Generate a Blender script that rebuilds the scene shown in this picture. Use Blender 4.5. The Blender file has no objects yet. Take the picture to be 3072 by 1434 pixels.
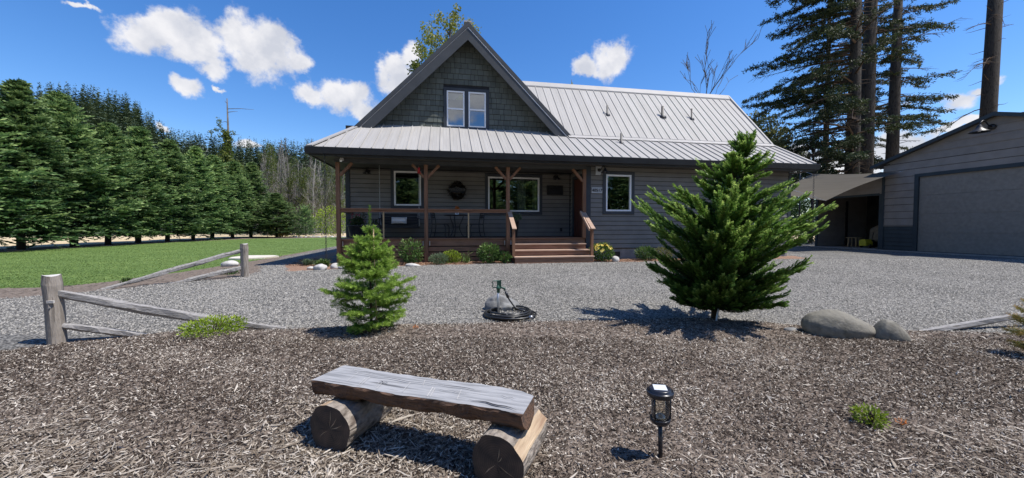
import bpy, math, random
import numpy as np
from mathutils import Vector, Matrix, Euler

R = math.radians
SC = bpy.context.scene
COL = SC.collection

# ------------------------------------------------------------------ camera
YAW, PITCH, CAMZ, FPX = R(10.1), R(1.9), 1.10, 1109.0
cam_d = bpy.data.cameras.new("camera")
cam_d.sensor_width = 36.0
cam_d.lens = 36.0 * FPX / 3072.0
cam_d.clip_start = 0.05
cam_d.clip_end = 3000.0
cam = bpy.data.objects.new("camera", cam_d)
COL.objects.link(cam)
cam.location = (0, 0, CAMZ)
cam.rotation_euler = Euler((R(90) - PITCH, 0, -YAW), 'XYZ')
SC.camera = cam

# ------------------------------------------------------------------ light
SUN = Vector((0.43, -0.160, 0.885)).normalized()      # towards the sun
sun_el = math.asin(SUN.z)
sun_az = math.atan2(SUN.x, SUN.y)                     # clockwise from +Y
SC.view_settings.view_transform = 'Standard'
SC.view_settings.look = 'None'
SC.view_settings.gamma = 1.0
SC.view_settings.use_curve_mapping = False
SC.view_settings.exposure = 0.42

sd = bpy.data.lights.new("sun", 'SUN')
sd.energy = 4.6
sd.angle = R(0.5)
sd.color = (1.0, 0.955, 0.89)
sun = bpy.data.objects.new("sun", sd)
COL.objects.link(sun)
sun.rotation_euler = SUN.to_track_quat('Z', 'Y').to_euler()
sun.location = (0, 0, 30)

# ------------------------------------------------------------------ sky with clouds
def dirpx(px, py):
    """direction in the world of a point of the sky, given as slopes off the view axis"""
    u, v = (px - 1536) / FPX, (717 - py) / FPX
    s, c, sp, cp = math.sin(YAW), math.cos(YAW), math.sin(PITCH), math.cos(PITCH)
    return Vector((s * cp + c * u + s * sp * v, c * cp - s * u + c * sp * v, -sp + cp * v)).normalized()

world = bpy.data.worlds.new("World")
SC.world = world
world.use_nodes = True
nt = world.node_tree
nt.nodes.clear()
N, L = nt.nodes, nt.links
w_out = N.new('ShaderNodeOutputWorld')
w_bg = N.new('ShaderNodeBackground')
w_bg.inputs['Strength'].default_value = 0.140
sky = N.new('ShaderNodeTexSky')
sky.sky_type = 'NISHITA'
sky.sun_disc = False
sky.sun_elevation = sun_el
sky.sun_rotation = sun_az
sky.altitude = 200
sky.air_density = 1.0
sky.dust_density = 0.25
sky.ozone_density = 3.0
hsv = N.new('ShaderNodeHueSaturation')
hsv.inputs['Saturation'].default_value = 1.30
hsv.inputs['Value'].default_value = 1.0
hsv.inputs['Hue'].default_value = 0.508
L.new(sky.outputs[0], hsv.inputs['Color'])
tc = N.new('ShaderNodeTexCoord')

def mth(op, a=None, b=None, c=None, clamp=False):
    m = N.new('ShaderNodeMath'); m.operation = op; m.use_clamp = clamp
    for i, x in enumerate((a, b, c)):
        if x is None: continue
        if isinstance(x, (int, float)): m.inputs[i].default_value = x
        else: L.new(x, m.inputs[i])
    return m.outputs[0]

def noise(vec, scale, detail=6, rough=.55, dist=0.0):
    n = N.new('ShaderNodeTexNoise')
    n.inputs['Scale'].default_value = scale
    n.inputs['Detail'].default_value = detail
    n.inputs['Roughness'].default_value = rough
    n.inputs['Distortion'].default_value = dist
    L.new(vec, n.inputs['Vector'])
    return n

w1 = noise(tc.outputs['Generated'], 7.0, 6, .6)
sub = N.new('ShaderNodeVectorMath'); sub.operation = 'SUBTRACT'
sub.inputs[1].default_value = (.5, .5, .5); L.new(w1.outputs['Color'], sub.inputs[0])
mul = N.new('ShaderNodeVectorMath'); mul.operation = 'SCALE'
mul.inputs['Scale'].default_value = 0.10; L.new(sub.outputs[0], mul.inputs[0])
add = N.new('ShaderNodeVectorMath'); add.operation = 'ADD'
L.new(tc.outputs['Generated'], add.inputs[0]); L.new(mul.outputs[0], add.inputs[1])
WD = add.outputs[0]
# centre, half axes (source pixels of slope), tilt, all turned into directions on the sky sphere
CL = [(385, 92, 92, 46, 8), (490, 72, 95, 52, 0), (585, 120, 100, 55, 28), (640, 195, 50, 34, 35), (715, 95, 80, 55, 10), (610, 90, 90, 40, 10),
      (800, 150, 110, 66, 24), (905, 190, 50, 24, 15), (830, 110, 60, 40, 20), (575, 258, 60, 27, 12), (668, 259, 22, 8, 10),
      (935, 292, 50, 27, 0), (1040, 300, 88, 44, 5), (1065, 345, 60, 26, 15), (1172, 178, 46, 30, 20), (1180, 240, 62, 44, 60),
      (1225, 165, 44, 30, 0), (1215, 290, 40, 24, -30),
      (1832, 170, 62, 44, -15), (1755, 208, 46, 24, 10), (2862, 303, 62, 30, -18), (2945, 268, 60, 15, -12), (2745, 308, 34, 18, 0),
      (2850, 376, 90, 12, -10), (2690, 430, 110, 44, 0), (2560, 500, 120, 50, 0), (2400, 480, 60, 40, 0),
      (470, 385, 30, 12, 10), (600, 432, 55, 12, 5), (755, 424, 44, 14, 0), (240, 2, 40, 8, 0)]
# the same kind of cumulus goes on round the rest of the sky
rw = random.Random(4)
for k in range(12):
    az = R(75 + k * 20 + rw.uniform(-6, 6)) + YAW
    el = R(rw.uniform(12, 40))
    a = rw.uniform(60, 150)
    CL.append((az, el, a, a * rw.uniform(.35, .55), rw.uniform(-20, 20)))
CL += [(R(178), R(19), 130, 50, 5), (R(185), R(24), 90, 40, -10), (R(171), R(23), 80, 36, 12), (R(192), R(17), 90, 34, 0)]
field = None
for i, (px, py, a, b, rot) in enumerate(CL):
    if i < 31:
        C = dirpx(px, py)
        k = 1.0 / (1 + ((px - 1536) / FPX) ** 2)
        ra, rb = a / FPX * k, b / FPX * math.sqrt(k)
    else:
        C = Vector((math.sin(px) * math.cos(py), math.cos(px) * math.cos(py), math.sin(py)))
        ra, rb = a / FPX, b / FPX
    right = C.cross(Vector((0, 0, 1))).normalized()
    up = right.cross(C).normalized()
    t = R(-rot)
    r2 = right * math.cos(t) + up * math.sin(t)
    u2 = -right * math.sin(t) + up * math.cos(t)
    M = Matrix((r2, u2, C)).transposed()
    mp = N.new('ShaderNodeMapping'); mp.vector_type = 'TEXTURE'
    mp.inputs['Location'].default_value = C
    mp.inputs['Rotation'].default_value = M.to_euler()
    mp.inputs['Scale'].default_value = (ra, rb, max(ra, rb))
    L.new(WD, mp.inputs['Vector'])
    ln = N.new('ShaderNodeVectorMath'); ln.operation = 'LENGTH'
    L.new(mp.outputs[0], ln.inputs[0])
    if field is None: field = ln.outputs['Value']
    else: field = mth('SMOOTH_MIN', field, ln.outputs['Value'], 0.35)
w2 = noise(tc.outputs['Generated'], 26.0, 8, .62)
fld = mth('ADD', field, mth('MULTIPLY', mth('SUBTRACT', w2.outputs['Fac'], .5), 1.6))
dens = N.new('ShaderNodeMapRange'); dens.interpolation_type = 'SMOOTHSTEP'
L.new(fld, dens.inputs['Value'])
dens.inputs['From Min'].default_value = 1.18
dens.inputs['From Max'].default_value = 0.58
w3 = noise(tc.outputs['Generated'], 16.0, 5, .55)
crp = N.new('ShaderNodeValToRGB')
L.new(w3.outputs['Fac'], crp.inputs[0])
crp.color_ramp.elements[0].position = .36; crp.color_ramp.elements[0].color = (3.5, 3.62, 4.0, 1)
crp.color_ramp.elements[1].position = .62; crp.color_ramp.elements[1].color = (5.0, 4.95, 5.05, 1)
wmix = N.new('ShaderNodeMix'); wmix.data_type = 'RGBA'
L.new(mth('MULTIPLY', dens.outputs[0], .96), wmix.inputs['Factor'])
L.new(hsv.outputs[0], wmix.inputs['A']); L.new(crp.outputs[0], wmix.inputs['B'])
L.new(wmix.outputs['Result'], w_bg.inputs['Color'])
L.new(w_bg.outputs[0], w_out.inputs[0])

# ------------------------------------------------------------------ materials
def new_mat(name):
    m = bpy.data.materials.new(name); m.use_nodes = True
    n = m.node_tree.nodes; n.clear()
    return m, n, m.node_tree.links

def surf(name, cols, scale=6.0, rough=.8, bump=.15, bscale=None, stretch=(1, 1, 1), detail=6, spec=.3, metal=0.0,
         coord='Object', rng=(.3, .7), orand=0.0, bdist=.01, distortion=0.0, vor=0):
    m, n, l = new_mat(name)
    out = n.new('ShaderNodeOutputMaterial'); bs = n.new('ShaderNodeBsdfPrincipled')
    l.new(bs.outputs[0], out.inputs[0])
    if coord == 'World':
        g = n.new('ShaderNodeNewGeometry'); src = g.outputs['Position']
    else:
        t = n.new('ShaderNodeTexCoord'); src = t.outputs['Object']
    mp = n.new('ShaderNodeMapping'); mp.inputs['Scale'].default_value = stretch
    l.new(src, mp.inputs[0])
    nz = n.new('ShaderNodeTexNoise'); nz.inputs['Scale'].default_value = scale
    nz.inputs['Detail'].default_value = detail; nz.inputs['Distortion'].default_value = distortion
    l.new(mp.outputs[0], nz.inputs['Vector'])
    cr = n.new('ShaderNodeValToRGB'); l.new(nz.outputs['Fac'], cr.inputs[0])
    e = cr.color_ramp.elements
    while len(e) < len(cols): e.new(.5)
    for i, c in enumerate(cols):
        e[i].position = rng[0] + (rng[1] - rng[0]) * i / max(1, len(cols) - 1)
        e[i].color = (*c, 1)
    colr = cr.outputs[0]
    if orand > 0:
        oi = n.new('ShaderNodeObjectInfo')
        mr = n.new('ShaderNodeMapRange'); l.new(oi.outputs['Random'], mr.inputs[0])
        mr.inputs['To Min'].default_value = 1 - orand; mr.inputs['To Max'].default_value = 1 + orand
        hv = n.new('ShaderNodeHueSaturation'); l.new(mr.outputs[0], hv.inputs['Value']); l.new(colr, hv.inputs['Color'])
        colr = hv.outputs[0]
    l.new(colr, bs.inputs['Base Color'])
    bs.inputs['Roughness'].default_value = rough
    bs.inputs['Specular IOR Level'].default_value = spec
    bs.inputs['Metallic'].default_value = metal
    if bump > 0:
        b2 = n.new('ShaderNodeTexNoise'); b2.inputs['Scale'].default_value = bscale or scale * 3
        b2.inputs['Detail'].default_value = 5
        l.new(mp.outputs[0], b2.inputs['Vector'])
        bp = n.new('ShaderNodeBump'); bp.inputs['Strength'].default_value = bump
        bp.inputs['Distance'].default_value = bdist
        l.new(b2.outputs['Fac'], bp.inputs['Height']); l.new(bp.outputs[0], bs.inputs['Normal'])
    return m

def leafm(name, cols, trans=.3, rough=.55, orand=.12, spec=.3):
    """foliage: colour by a per-leaf tone"""
    m, n, l = new_mat(name)
    out = n.new('ShaderNodeOutputMaterial'); bs = n.new('ShaderNodeBsdfPrincipled')
    at = n.new('ShaderNodeAttribute'); at.attribute_name = 'rnd'
    cr = n.new('ShaderNodeValToRGB'); l.new(at.outputs['Fac'], cr.inputs[0])
    e = cr.color_ramp.elements
    while len(e) < len(cols): e.new(.5)
    for i, c in enumerate(cols):
        e[i].position = i / max(1, len(cols) - 1); e[i].color = (*c, 1)
    oi = n.new('ShaderNodeObjectInfo'); mr = n.new('ShaderNodeMapRange'); l.new(oi.outputs['Random'], mr.inputs[0])
    mr.inputs['To Min'].default_value = 1 - orand; mr.inputs['To Max'].default_value = 1 + orand
    hv = n.new('ShaderNodeHueSaturation'); l.new(mr.outputs[0], hv.inputs['Value']); l.new(cr.outputs[0], hv.inputs['Color'])
    l.new(hv.outputs[0], bs.inputs['Base Color'])
    bs.inputs['Roughness'].default_value = rough; bs.inputs['Specular IOR Level'].default_value = spec
    if trans > 0:
        tr = n.new('ShaderNodeBsdfTranslucent'); mx = n.new('ShaderNodeMixShader'); mx.inputs[0].default_value = trans
        l.new(hv.outputs[0], tr.inputs[0]); l.new(bs.outputs[0], mx.inputs[1]); l.new(tr.outputs[0], mx.inputs[2])
        l.new(mx.outputs[0], out.inputs[0])
    else:
        l.new(bs.outputs[0], out.inputs[0])
    return m

def gravel_mat(name, cols, cell=42.0, bump=.9, dark=.25):
    m, n, l = new_mat(name)
    out = n.new('ShaderNodeOutputMaterial'); bs = n.new('ShaderNodeBsdfPrincipled'); l.new(bs.outputs[0], out.inputs[0])
    g = n.new('ShaderNodeNewGeometry')
    nz = n.new('ShaderNodeTexNoise'); nz.inputs['Scale'].default_value = .42; nz.inputs['Detail'].default_value = 8; nz.inputs['Distortion'].default_value = .6
    l.new(g.outputs['Position'], nz.inputs['Vector'])
    vo = n.new('ShaderNodeTexVoronoi'); vo.inputs['Scale'].default_value = cell; l.new(g.outputs['Position'], vo.inputs['Vector'])
    sp = n.new('ShaderNodeSeparateColor'); l.new(vo.outputs['Color'], sp.inputs[0])
    cr = n.new('ShaderNodeValToRGB'); l.new(sp.outputs[0], cr.inputs[0])
    e = cr.color_ramp.elements
    while len(e) < len(cols): e.new(.5)
    for i, c in enumerate(cols):
        e[i].position = i / (len(cols) - 1); e[i].color = (*c, 1)
    mr = n.new('ShaderNodeMapRange'); l.new(nz.outputs['Fac'], mr.inputs[0])
    mr.inputs['From Min'].default_value = .3; mr.inputs['From Max'].default_value = .7
    mr.inputs['To Min'].default_value = .70; mr.inputs['To Max'].default_value = 1.20
    md = n.new('ShaderNodeMapRange'); l.new(vo.outputs['Distance'], md.inputs[0])
    md.inputs['From Min'].default_value = .35; md.inputs['From Max'].default_value = .75
    md.inputs['To Min'].default_value = 1.0; md.inputs['To Max'].default_value = dark  # darker cell borders paint in the shade between stones
    mm = n.new('ShaderNodeMath'); mm.operation = 'MULTIPLY'; l.new(mr.outputs[0], mm.inputs[0]); l.new(md.outputs[0], mm.inputs[1])
    hv = n.new('ShaderNodeHueSaturation'); l.new(cr.outputs[0], hv.inputs['Color']); l.new(mm.outputs[0], hv.inputs['Value'])
    l.new(hv.outputs[0], bs.inputs['Base Color'])
    bs.inputs['Roughness'].default_value = .9; bs.inputs['Specular IOR Level'].default_value = .2
    bp = n.new('ShaderNodeBump'); bp.inputs['Strength'].default_value = bump; bp.inputs['Distance'].default_value = .012
    bp.invert = True
    l.new(vo.outputs['Distance'], bp.inputs['Height']); l.new(bp.outputs[0], bs.inputs['Normal'])
    return m

def glass_mat(name, refl=.22, tint=(.5, .55, .55)):
    m, n, l = new_mat(name)
    out = n.new('ShaderNodeOutputMaterial'); tr = n.new('ShaderNodeBsdfTransparent'); tr.inputs[0].default_value = (*tint, 1)
    gl = n.new('ShaderNodeBsdfGlossy'); gl.inputs['Roughness'].default_value = .004; gl.inputs[0].default_value = (.9, .95, 1, 1)
    fr = n.new('ShaderNodeFresnel'); fr.inputs[0].default_value = 1.5
    ad = n.new('ShaderNodeMath'); ad.operation = 'ADD'; ad.inputs[1].default_value = refl; ad.use_clamp = True
    l.new(fr.outputs[0], ad.inputs[0])
    mx = n.new('ShaderNodeMixShader'); l.new(ad.outputs[0], mx.inputs[0]); l.new(tr.outputs[0], mx.inputs[1]); l.new(gl.outputs[0], mx.inputs[2])
    l.new(mx.outputs[0], out.inputs[0])
    return m

def endgrain_mat(name):
    m, n, l = new_mat(name)
    out = n.new('ShaderNodeOutputMaterial'); bs = n.new('ShaderNodeBsdfPrincipled'); l.new(bs.outputs[0], out.inputs[0])
    t = n.new('ShaderNodeTexCoord')
    wv = n.new('ShaderNodeTexWave'); wv.wave_type = 'RINGS'; wv.rings_direction = 'Y'
    wv.inputs['Scale'].default_value = 26; wv.inputs['Distortion'].default_value = 1.6; wv.inputs['Detail'].default_value = 3
    l.new(t.outputs['Object'], wv.inputs[0])
    nz = n.new('ShaderNodeTexNoise'); nz.inputs['Scale'].default_value = 12; nz.inputs['Detail'].default_value = 6; l.new(t.outputs['Object'], nz.inputs[0])
    cr = n.new('ShaderNodeValToRGB'); l.new(nz.outputs['Fac'], cr.inputs[0])
    e = cr.color_ramp.elements; e[0].position = .3; e[0].color = (.030, .024, .022, 1); e[1].position = .72; e[1].color = (.12, .078, .055, 1)
    mx = n.new('ShaderNodeMix'); mx.data_type = 'RGBA'; mx.blend_type = 'MULTIPLY'; mx.inputs['Factor'].default_value = .3
    l.new(cr.outputs[0], mx.inputs['A']); l.new(wv.outputs['Color'], mx.inputs['B'])
    l.new(mx.outputs['Result'], bs.inputs['Base Color']); bs.inputs['Roughness'].default_value = .85
    bp = n.new('ShaderNodeBump'); bp.inputs['Strength'].default_value = .5; bp.inputs['Distance'].default_value = .006
    l.new(nz.outputs['Fac'], bp.inputs['Height']); l.new(bp.outputs[0], bs.inputs['Normal'])
    return m

M = dict(
    siding=surf('siding_paint', [(.160, .152, .142), (.194, .185, .173)], 2.5, .7, .12, 60, (1, 1, 1), coord='World', orand=.06, bdist=.002),
    shingle=surf('shingle_paint', [(.088, .098, .086), (.118, .130, .114)], 9, .8, .25, 50, (1, 1, .3), coord='World', orand=.16, bdist=.004),
    trim=surf('slate_trim_paint', [(.036, .042, .052), (.05, .057, .068)], 3, .6, .05, coord='World'),
    fascia=surf('fascia_paint', [(.048, .052, .057), (.066, .07, .075)], 3, .55, .05, coord='World'),
    gutter=surf('gutter_paint', [(.022, .024, .027), (.033, .036, .04)], 3, .45, .03, coord='World'),
    soffit=surf('soffit_board', [(.05, .05, .048), (.08, .08, .075)], 4, .8, .1, coord='World'),
    white=surf('white_vinyl', [(.72, .74, .78), (.8, .81, .83)], 4, .4, .0),
    roof=surf('standing_seam_metal', [(.335, .32, .30), (.385, .37, .35)], .8, .62, .06, 30, (9, 1, 1), coord='World', orand=.045, metal=.0, spec=.22, bdist=.003),
    rooftrim=surf('roof_flashing', [(.35, .335, .315), (.41, .39, .37)], 2, .6, .03, coord='World', spec=.25),
    cedar=surf('stained_cedar', [(.125, .062, .038), (.25, .135, .085), (.17, .088, .056)], 5, .6, .25, 40, (.35, 3, 3), coord='World', orand=.12, bdist=.003),
    cedarv=surf('stained_cedar_post', [(.14, .068, .038), (.255, .135, .08)], 5, .6, .25, 40, (3, 3, .35), coord='World', orand=.08, bdist=.003),
    tread=surf('worn_cedar_tread', [(.36, .24, .17), (.48, .34, .26)], 6, .7, .25, 40, (.35, 4, 3), coord='World', orand=.1, bdist=.003),  # lighter copy of the cedar: sunlight painted into treads and handrails
    wrap=surf('dark_wall_wrap', [(.02, .021, .023), (.03, .031, .033)], 3, .9, 0, coord='World'),  # near-black backing paints the shade lines between boards and shingles
    door=surf('brown_door', [(.07, .022, .016), (.10, .034, .024)], 5, .5, .1, stretch=(3, 3, .3), coord='World'),
    concrete=surf('foundation_concrete', [(.22, .215, .205), (.32, .31, .295)], 7, .9, .2, 60, coord='World'),
    glass=glass_mat('window_glass'),
    room=surf('room_wall', [(.10, .10, .095), (.13, .13, .12)], 2, .9, 0, coord='World'),
    curtain=surf('sheer_curtain', [(.45, .5, .45), (.6, .64, .58)], 10, .9, .0, stretch=(4, 1, .3)),
    blackmetal=surf('black_iron', [(.012, .012, .014), (.022, .022, .025)], 12, .45, .1, spec=.5),
    darkpot=surf('dark_glazed_pot', [(.015, .017, .02), (.03, .033, .038)], 8, .35, .05, spec=.5),
    plate=surf('number_plate', [(.36, .38, .40), (.44, .45, .47)], 6, .6, .0),
    steel=surf('galvanized_steel', [(.38, .39, .4), (.55, .56, .58)], 20, .4, .05, metal=.7),
    barn=surf('barn_steel_siding', [(.215, .19, .17), (.265, .238, .214)], 3, .6, .25, 160, coord='World', orand=.05, bdist=.003),
    barndoor=surf('stucco_door_steel', [(.20, .18, .155), (.25, .228, .20)], 9, .65, .5, 120, coord='World', bdist=.006),
    wainscot=surf('barn_wainscot', [(.03, .042, .05), (.04, .055, .064)], 3, .6, .1, 80, coord='World', orand=.05, bdist=.002),
    interior=surf('barn_inside', [(.02, .02, .022), (.05, .048, .045)], 2, .9, 0, coord='World'),
    bark=surf('conifer_bark', [(.012, .010, .009), (.058, .050, .044), (.024, .020, .018)], 5, .95, 1.0, 14, (3, 3, .6), bdist=.04),
    palebark=surf('pale_bark', [(.19, .175, .155), (.40, .375, .34)], 6, .9, .3, stretch=(1, 1, .3)),
    greybark=surf('grey_bark', [(.075, .066, .06), (.16, .145, .13)], 6, .9, .3, stretch=(1, 1, .3)),
    twig=surf('brown_twig', [(.055, .036, .025), (.10, .068, .045)], 12, .9, .2),
    weathered=surf('weathered_rail', [(.12, .11, .10), (.34, .325, .31), (.20, .19, .185)], 4.0, .9, .9, 16, (1, 9, 9), bdist=.01),
    postwood=surf('weathered_post', [(.10, .085, .07), (.30, .265, .23), (.19, .165, .14)], 3.0, .9, .9, 14, (8, 8, .8), bdist=.01),
    postend=surf('pale_post_end', [(.45, .43, .40), (.58, .55, .51)], 14, .9, .4),
    bedbark=surf('red_bark_dust', [(.09, .045, .03), (.30, .19, .13), (.18, .10, .068)], 22, .95, .8, 60, coord='World', bdist=.02),
    soil=surf('mulch_soil', [(.030, .021, .016), (.21, .168, .135), (.105, .080, .062)], 14, .97, 1.0, 60, coord='World', bdist=.02, rng=(.32, .72)),
    dryfield=surf('dry_grass_field', [(.40, .30, .17), (.56, .45, .28), (.47, .37, .22)], .8, .95, .3, 20, coord='World'),
    hillsoil=surf('forest_floor', [(.02, .032, .014), (.045, .055, .025)], .3, .95, 0, coord='World'),
    rock=surf('granite_boulder', [(.125, .118, .098), (.22, .205, .172), (.165, .155, .13)], 9, .92, .5, 45, bdist=.01),
    palerock=surf('pale_rock', [(.32, .30, .28), (.58, .56, .53)], 6, .9, .5, 20, bdist=.02),
    darkrock=surf('basalt_rock', [(.10, .10, .105), (.30, .30, .29)], 5, .9, .5, 20, bdist=.02),
    seattop=surf('weathered_seat_top', [(.085, .086, .09), (.34, .34, .345), (.21, .212, .218)], 2.2, .92, .55, 8, (1.0, 14, 14), bdist=.008, rng=(.28, .66), detail=9, spec=.12),
    seatside=surf('split_log_side', [(.022, .017, .015), (.13, .075, .048), (.055, .04, .032)], 3.2, .85, .9, 12, (1.1, 7, 7), bdist=.012),
    logbark=surf('log_bark', [(.05, .038, .03), (.30, .26, .22), (.11, .085, .07)], 16, .95, 1.0, 40, (1, .5, 1), bdist=.02),
    freshwood=surf('fresh_split_wood', [(.25, .16, .10), (.48, .37, .25)], 7, .8, .5, 18, (5, .5, 5), bdist=.006),
    endgrain=endgrain_mat('log_end_grain'),
    blackplastic=surf('black_plastic', [(.010, .011, .016), (.018, .019, .026)], 8, .3, .0, spec=.5),
    panel=surf('dusty_solar_panel', [(.50, .53, .57), (.62, .65, .68)], 8, .35, 0),  # even pale colour over the whole panel
    hose=surf('black_rubber_hose', [(.012, .012, .013), (.03, .03, .03)], 9, .33, .05, spec=.5),
    green=surf('green_cast_iron', [(.012, .05, .035), (.03, .11, .075)], 12, .45, .1, spec=.5),
    sail=None,
    cloth=surf('pale_pillow', [(.62, .60, .58), (.74, .72, .70)], 5, .9, .1),
    blackwood=surf('black_painted_wood', [(.010, .011, .016), (.018, .02, .026)], 5, .55, .1),
    red=surf('red_plastic', [(.30, .01, .012), (.4, .02, .02)], 4, .3, 0),
    yellow=surf('yellow_plastic', [(.45, .42, .03), (.6, .55, .05)], 4, .4, 0),
    tan=surf('tan_canvas', [(.20, .17, .13), (.30, .26, .2)], 6, .9, .3),
    plainwood=surf('plain_wood', [(.34, .24, .13), (.45, .33, .19)], 6, .8, .2, stretch=(1, 1, .2)),
    stake=surf('tan_stake', [(.50, .36, .2), (.60, .46, .28)], 6, .8, .1),
    slab=surf('stepping_slab', [(.52, .48, .41), (.62, .58, .5)], 4, .9, .3, coord='World'),
    chip=leafm('mulch_chips', [(.022, .015, .011), (.075, .056, .043), (.165, .132, .106), (.31, .265, .22), (.56, .51, .44)], 0, .9, 0, .15),
    strip=leafm('pale_bark_strips', [(.11, .085, .062), (.27, .225, .175), (.50, .45, .385)], 0, .9, 0, .15),
    stone=leafm('gravel_stones', [(.07, .070, .068), (.20, .190, .172), (.275, .262, .238), (.37, .352, .32)], 0, .9, 0, .2),
    grassb=leafm('lawn_blades', [(.06, .105, .030), (.145, .225, .055), (.29, .36, .12)], .3, .6, 0, .2),
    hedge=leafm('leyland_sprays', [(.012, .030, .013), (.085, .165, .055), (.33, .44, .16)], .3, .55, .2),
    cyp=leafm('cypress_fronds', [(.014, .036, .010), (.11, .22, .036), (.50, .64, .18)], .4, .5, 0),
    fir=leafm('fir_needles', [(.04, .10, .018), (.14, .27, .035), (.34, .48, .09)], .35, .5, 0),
    yfir=leafm('yellowing_needles', [(.06, .12, .02), (.25, .28, .05), (.42, .24, .07)], .35, .5, 0),
    dfir=leafm('douglas_fir_foliage', [(.014, .024, .010), (.030, .046, .016), (.075, .095, .03)], .2, .6),
    farfir=leafm('far_conifer', [(.022, .042, .027), (.070, .105, .060), (.165, .20, .11)], 0, .8),  # lightened, greyed greens paint in distance haze
    maple=leafm('yellow_green_leaves', [(.09, .13, .02), (.20, .24, .04), (.34, .34, .09)], .4, .5),
    darkleaf=leafm('dark_ivy_leaves', [(.015, .03, .008), (.03, .05, .014), (.05, .075, .02)], .25, .5),
    ivy=leafm('ivy_leaves', [(.04, .07, .012), (.09, .13, .022), (.18, .19, .045)], .35, .5),
    bushg=leafm('bush_leaves', [(.04, .09, .018), (.085, .155, .035), (.21, .28, .085)], .35, .5),
    sage=leafm('grey_green_leaves', [(.06, .095, .045), (.13, .18, .10), (.22, .28, .17)], .3, .7),
    lime=leafm('lime_leaves', [(.13, .20, .015), (.26, .36, .03), (.40, .45, .06)], .4, .5),
    olive=leafm('olive_leaves', [(.09, .10, .03), (.17, .18, .06), (.26, .26, .11)], .35, .6),
    petal=leafm('yellow_petals', [(.62, .42, .04), (.75, .62, .12), (.8, .72, .3)], .3, .6),
    orange=leafm('orange_petals', [(.55, .14, .02), (.7, .25, .03), (.6, .08, .03)], .3, .6),
    pink=leafm('dark_pink_petals', [(.25, .03, .08), (.35, .08, .12), (.12, .05, .06)], .2, .6),
)
def sail_mat():
    m, n, l = new_mat('shade_cloth')
    out = n.new('ShaderNodeOutputMaterial'); df = n.new('ShaderNodeBsdfDiffuse'); tr = n.new('ShaderNodeBsdfTranslucent')
    g = n.new('ShaderNodeNewGeometry'); mp = n.new('ShaderNodeMapping'); mp.inputs['Scale'].default_value = (3, .4, 3)
    mp.inputs['Rotation'].default_value = (0, 0, R(-25))
    l.new(g.outputs['Position'], mp.inputs[0])
    nz = n.new('ShaderNodeTexNoise'); nz.inputs['Scale'].default_value = 2.0; l.new(mp.outputs[0], nz.inputs[0])
    cr = n.new('ShaderNodeValToRGB'); l.new(nz.outputs['Fac'], cr.inputs[0])
    cr.color_ramp.elements[0].color = (.135, .122, .10, 1); cr.color_ramp.elements[1].color = (.19, .172, .142, 1)
    l.new(cr.outputs[0], df.inputs[0]); l.new(cr.outputs[0], tr.inputs[0])
    mx = n.new('ShaderNodeMixShader'); mx.inputs[0].default_value = .35
    l.new(df.outputs[0], mx.inputs[1]); l.new(tr.outputs[0], mx.inputs[2]); l.new(mx.outputs[0], out.inputs[0])
    return m
M['sail'] = sail_mat()
M['gravel'] = gravel_mat('driveway_gravel', [(.10, .10, .098), (.20, .192, .175), (.27, .258, .236), (.36, .343, .315)], dark=.25)
M['lawn'] = surf('mown_lawn', [(.06, .11, .026), (.13, .20, .052), (.09, .15, .038)], 1.6, .95, .6, 70, (1.0, 3.5, 1), coord='World', bdist=.02, rng=(.25, .75), detail=12)

# ------------------------------------------------------------------ helpers
def props(o, label=None, cat=None, group=None, kind=None):
    if label: o['label'] = label
    if cat: o['category'] = cat
    if group: o['group'] = group
    if kind: o['kind'] = kind
    return o

def empty(name, loc, label, cat, group=None, rz=0.0):
    o = bpy.data.objects.new(name, None); o.empty_display_size = .2
    COL.objects.link(o); o.location = loc; o.rotation_euler = (0, 0, rz)
    return props(o, label, cat, group)

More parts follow.
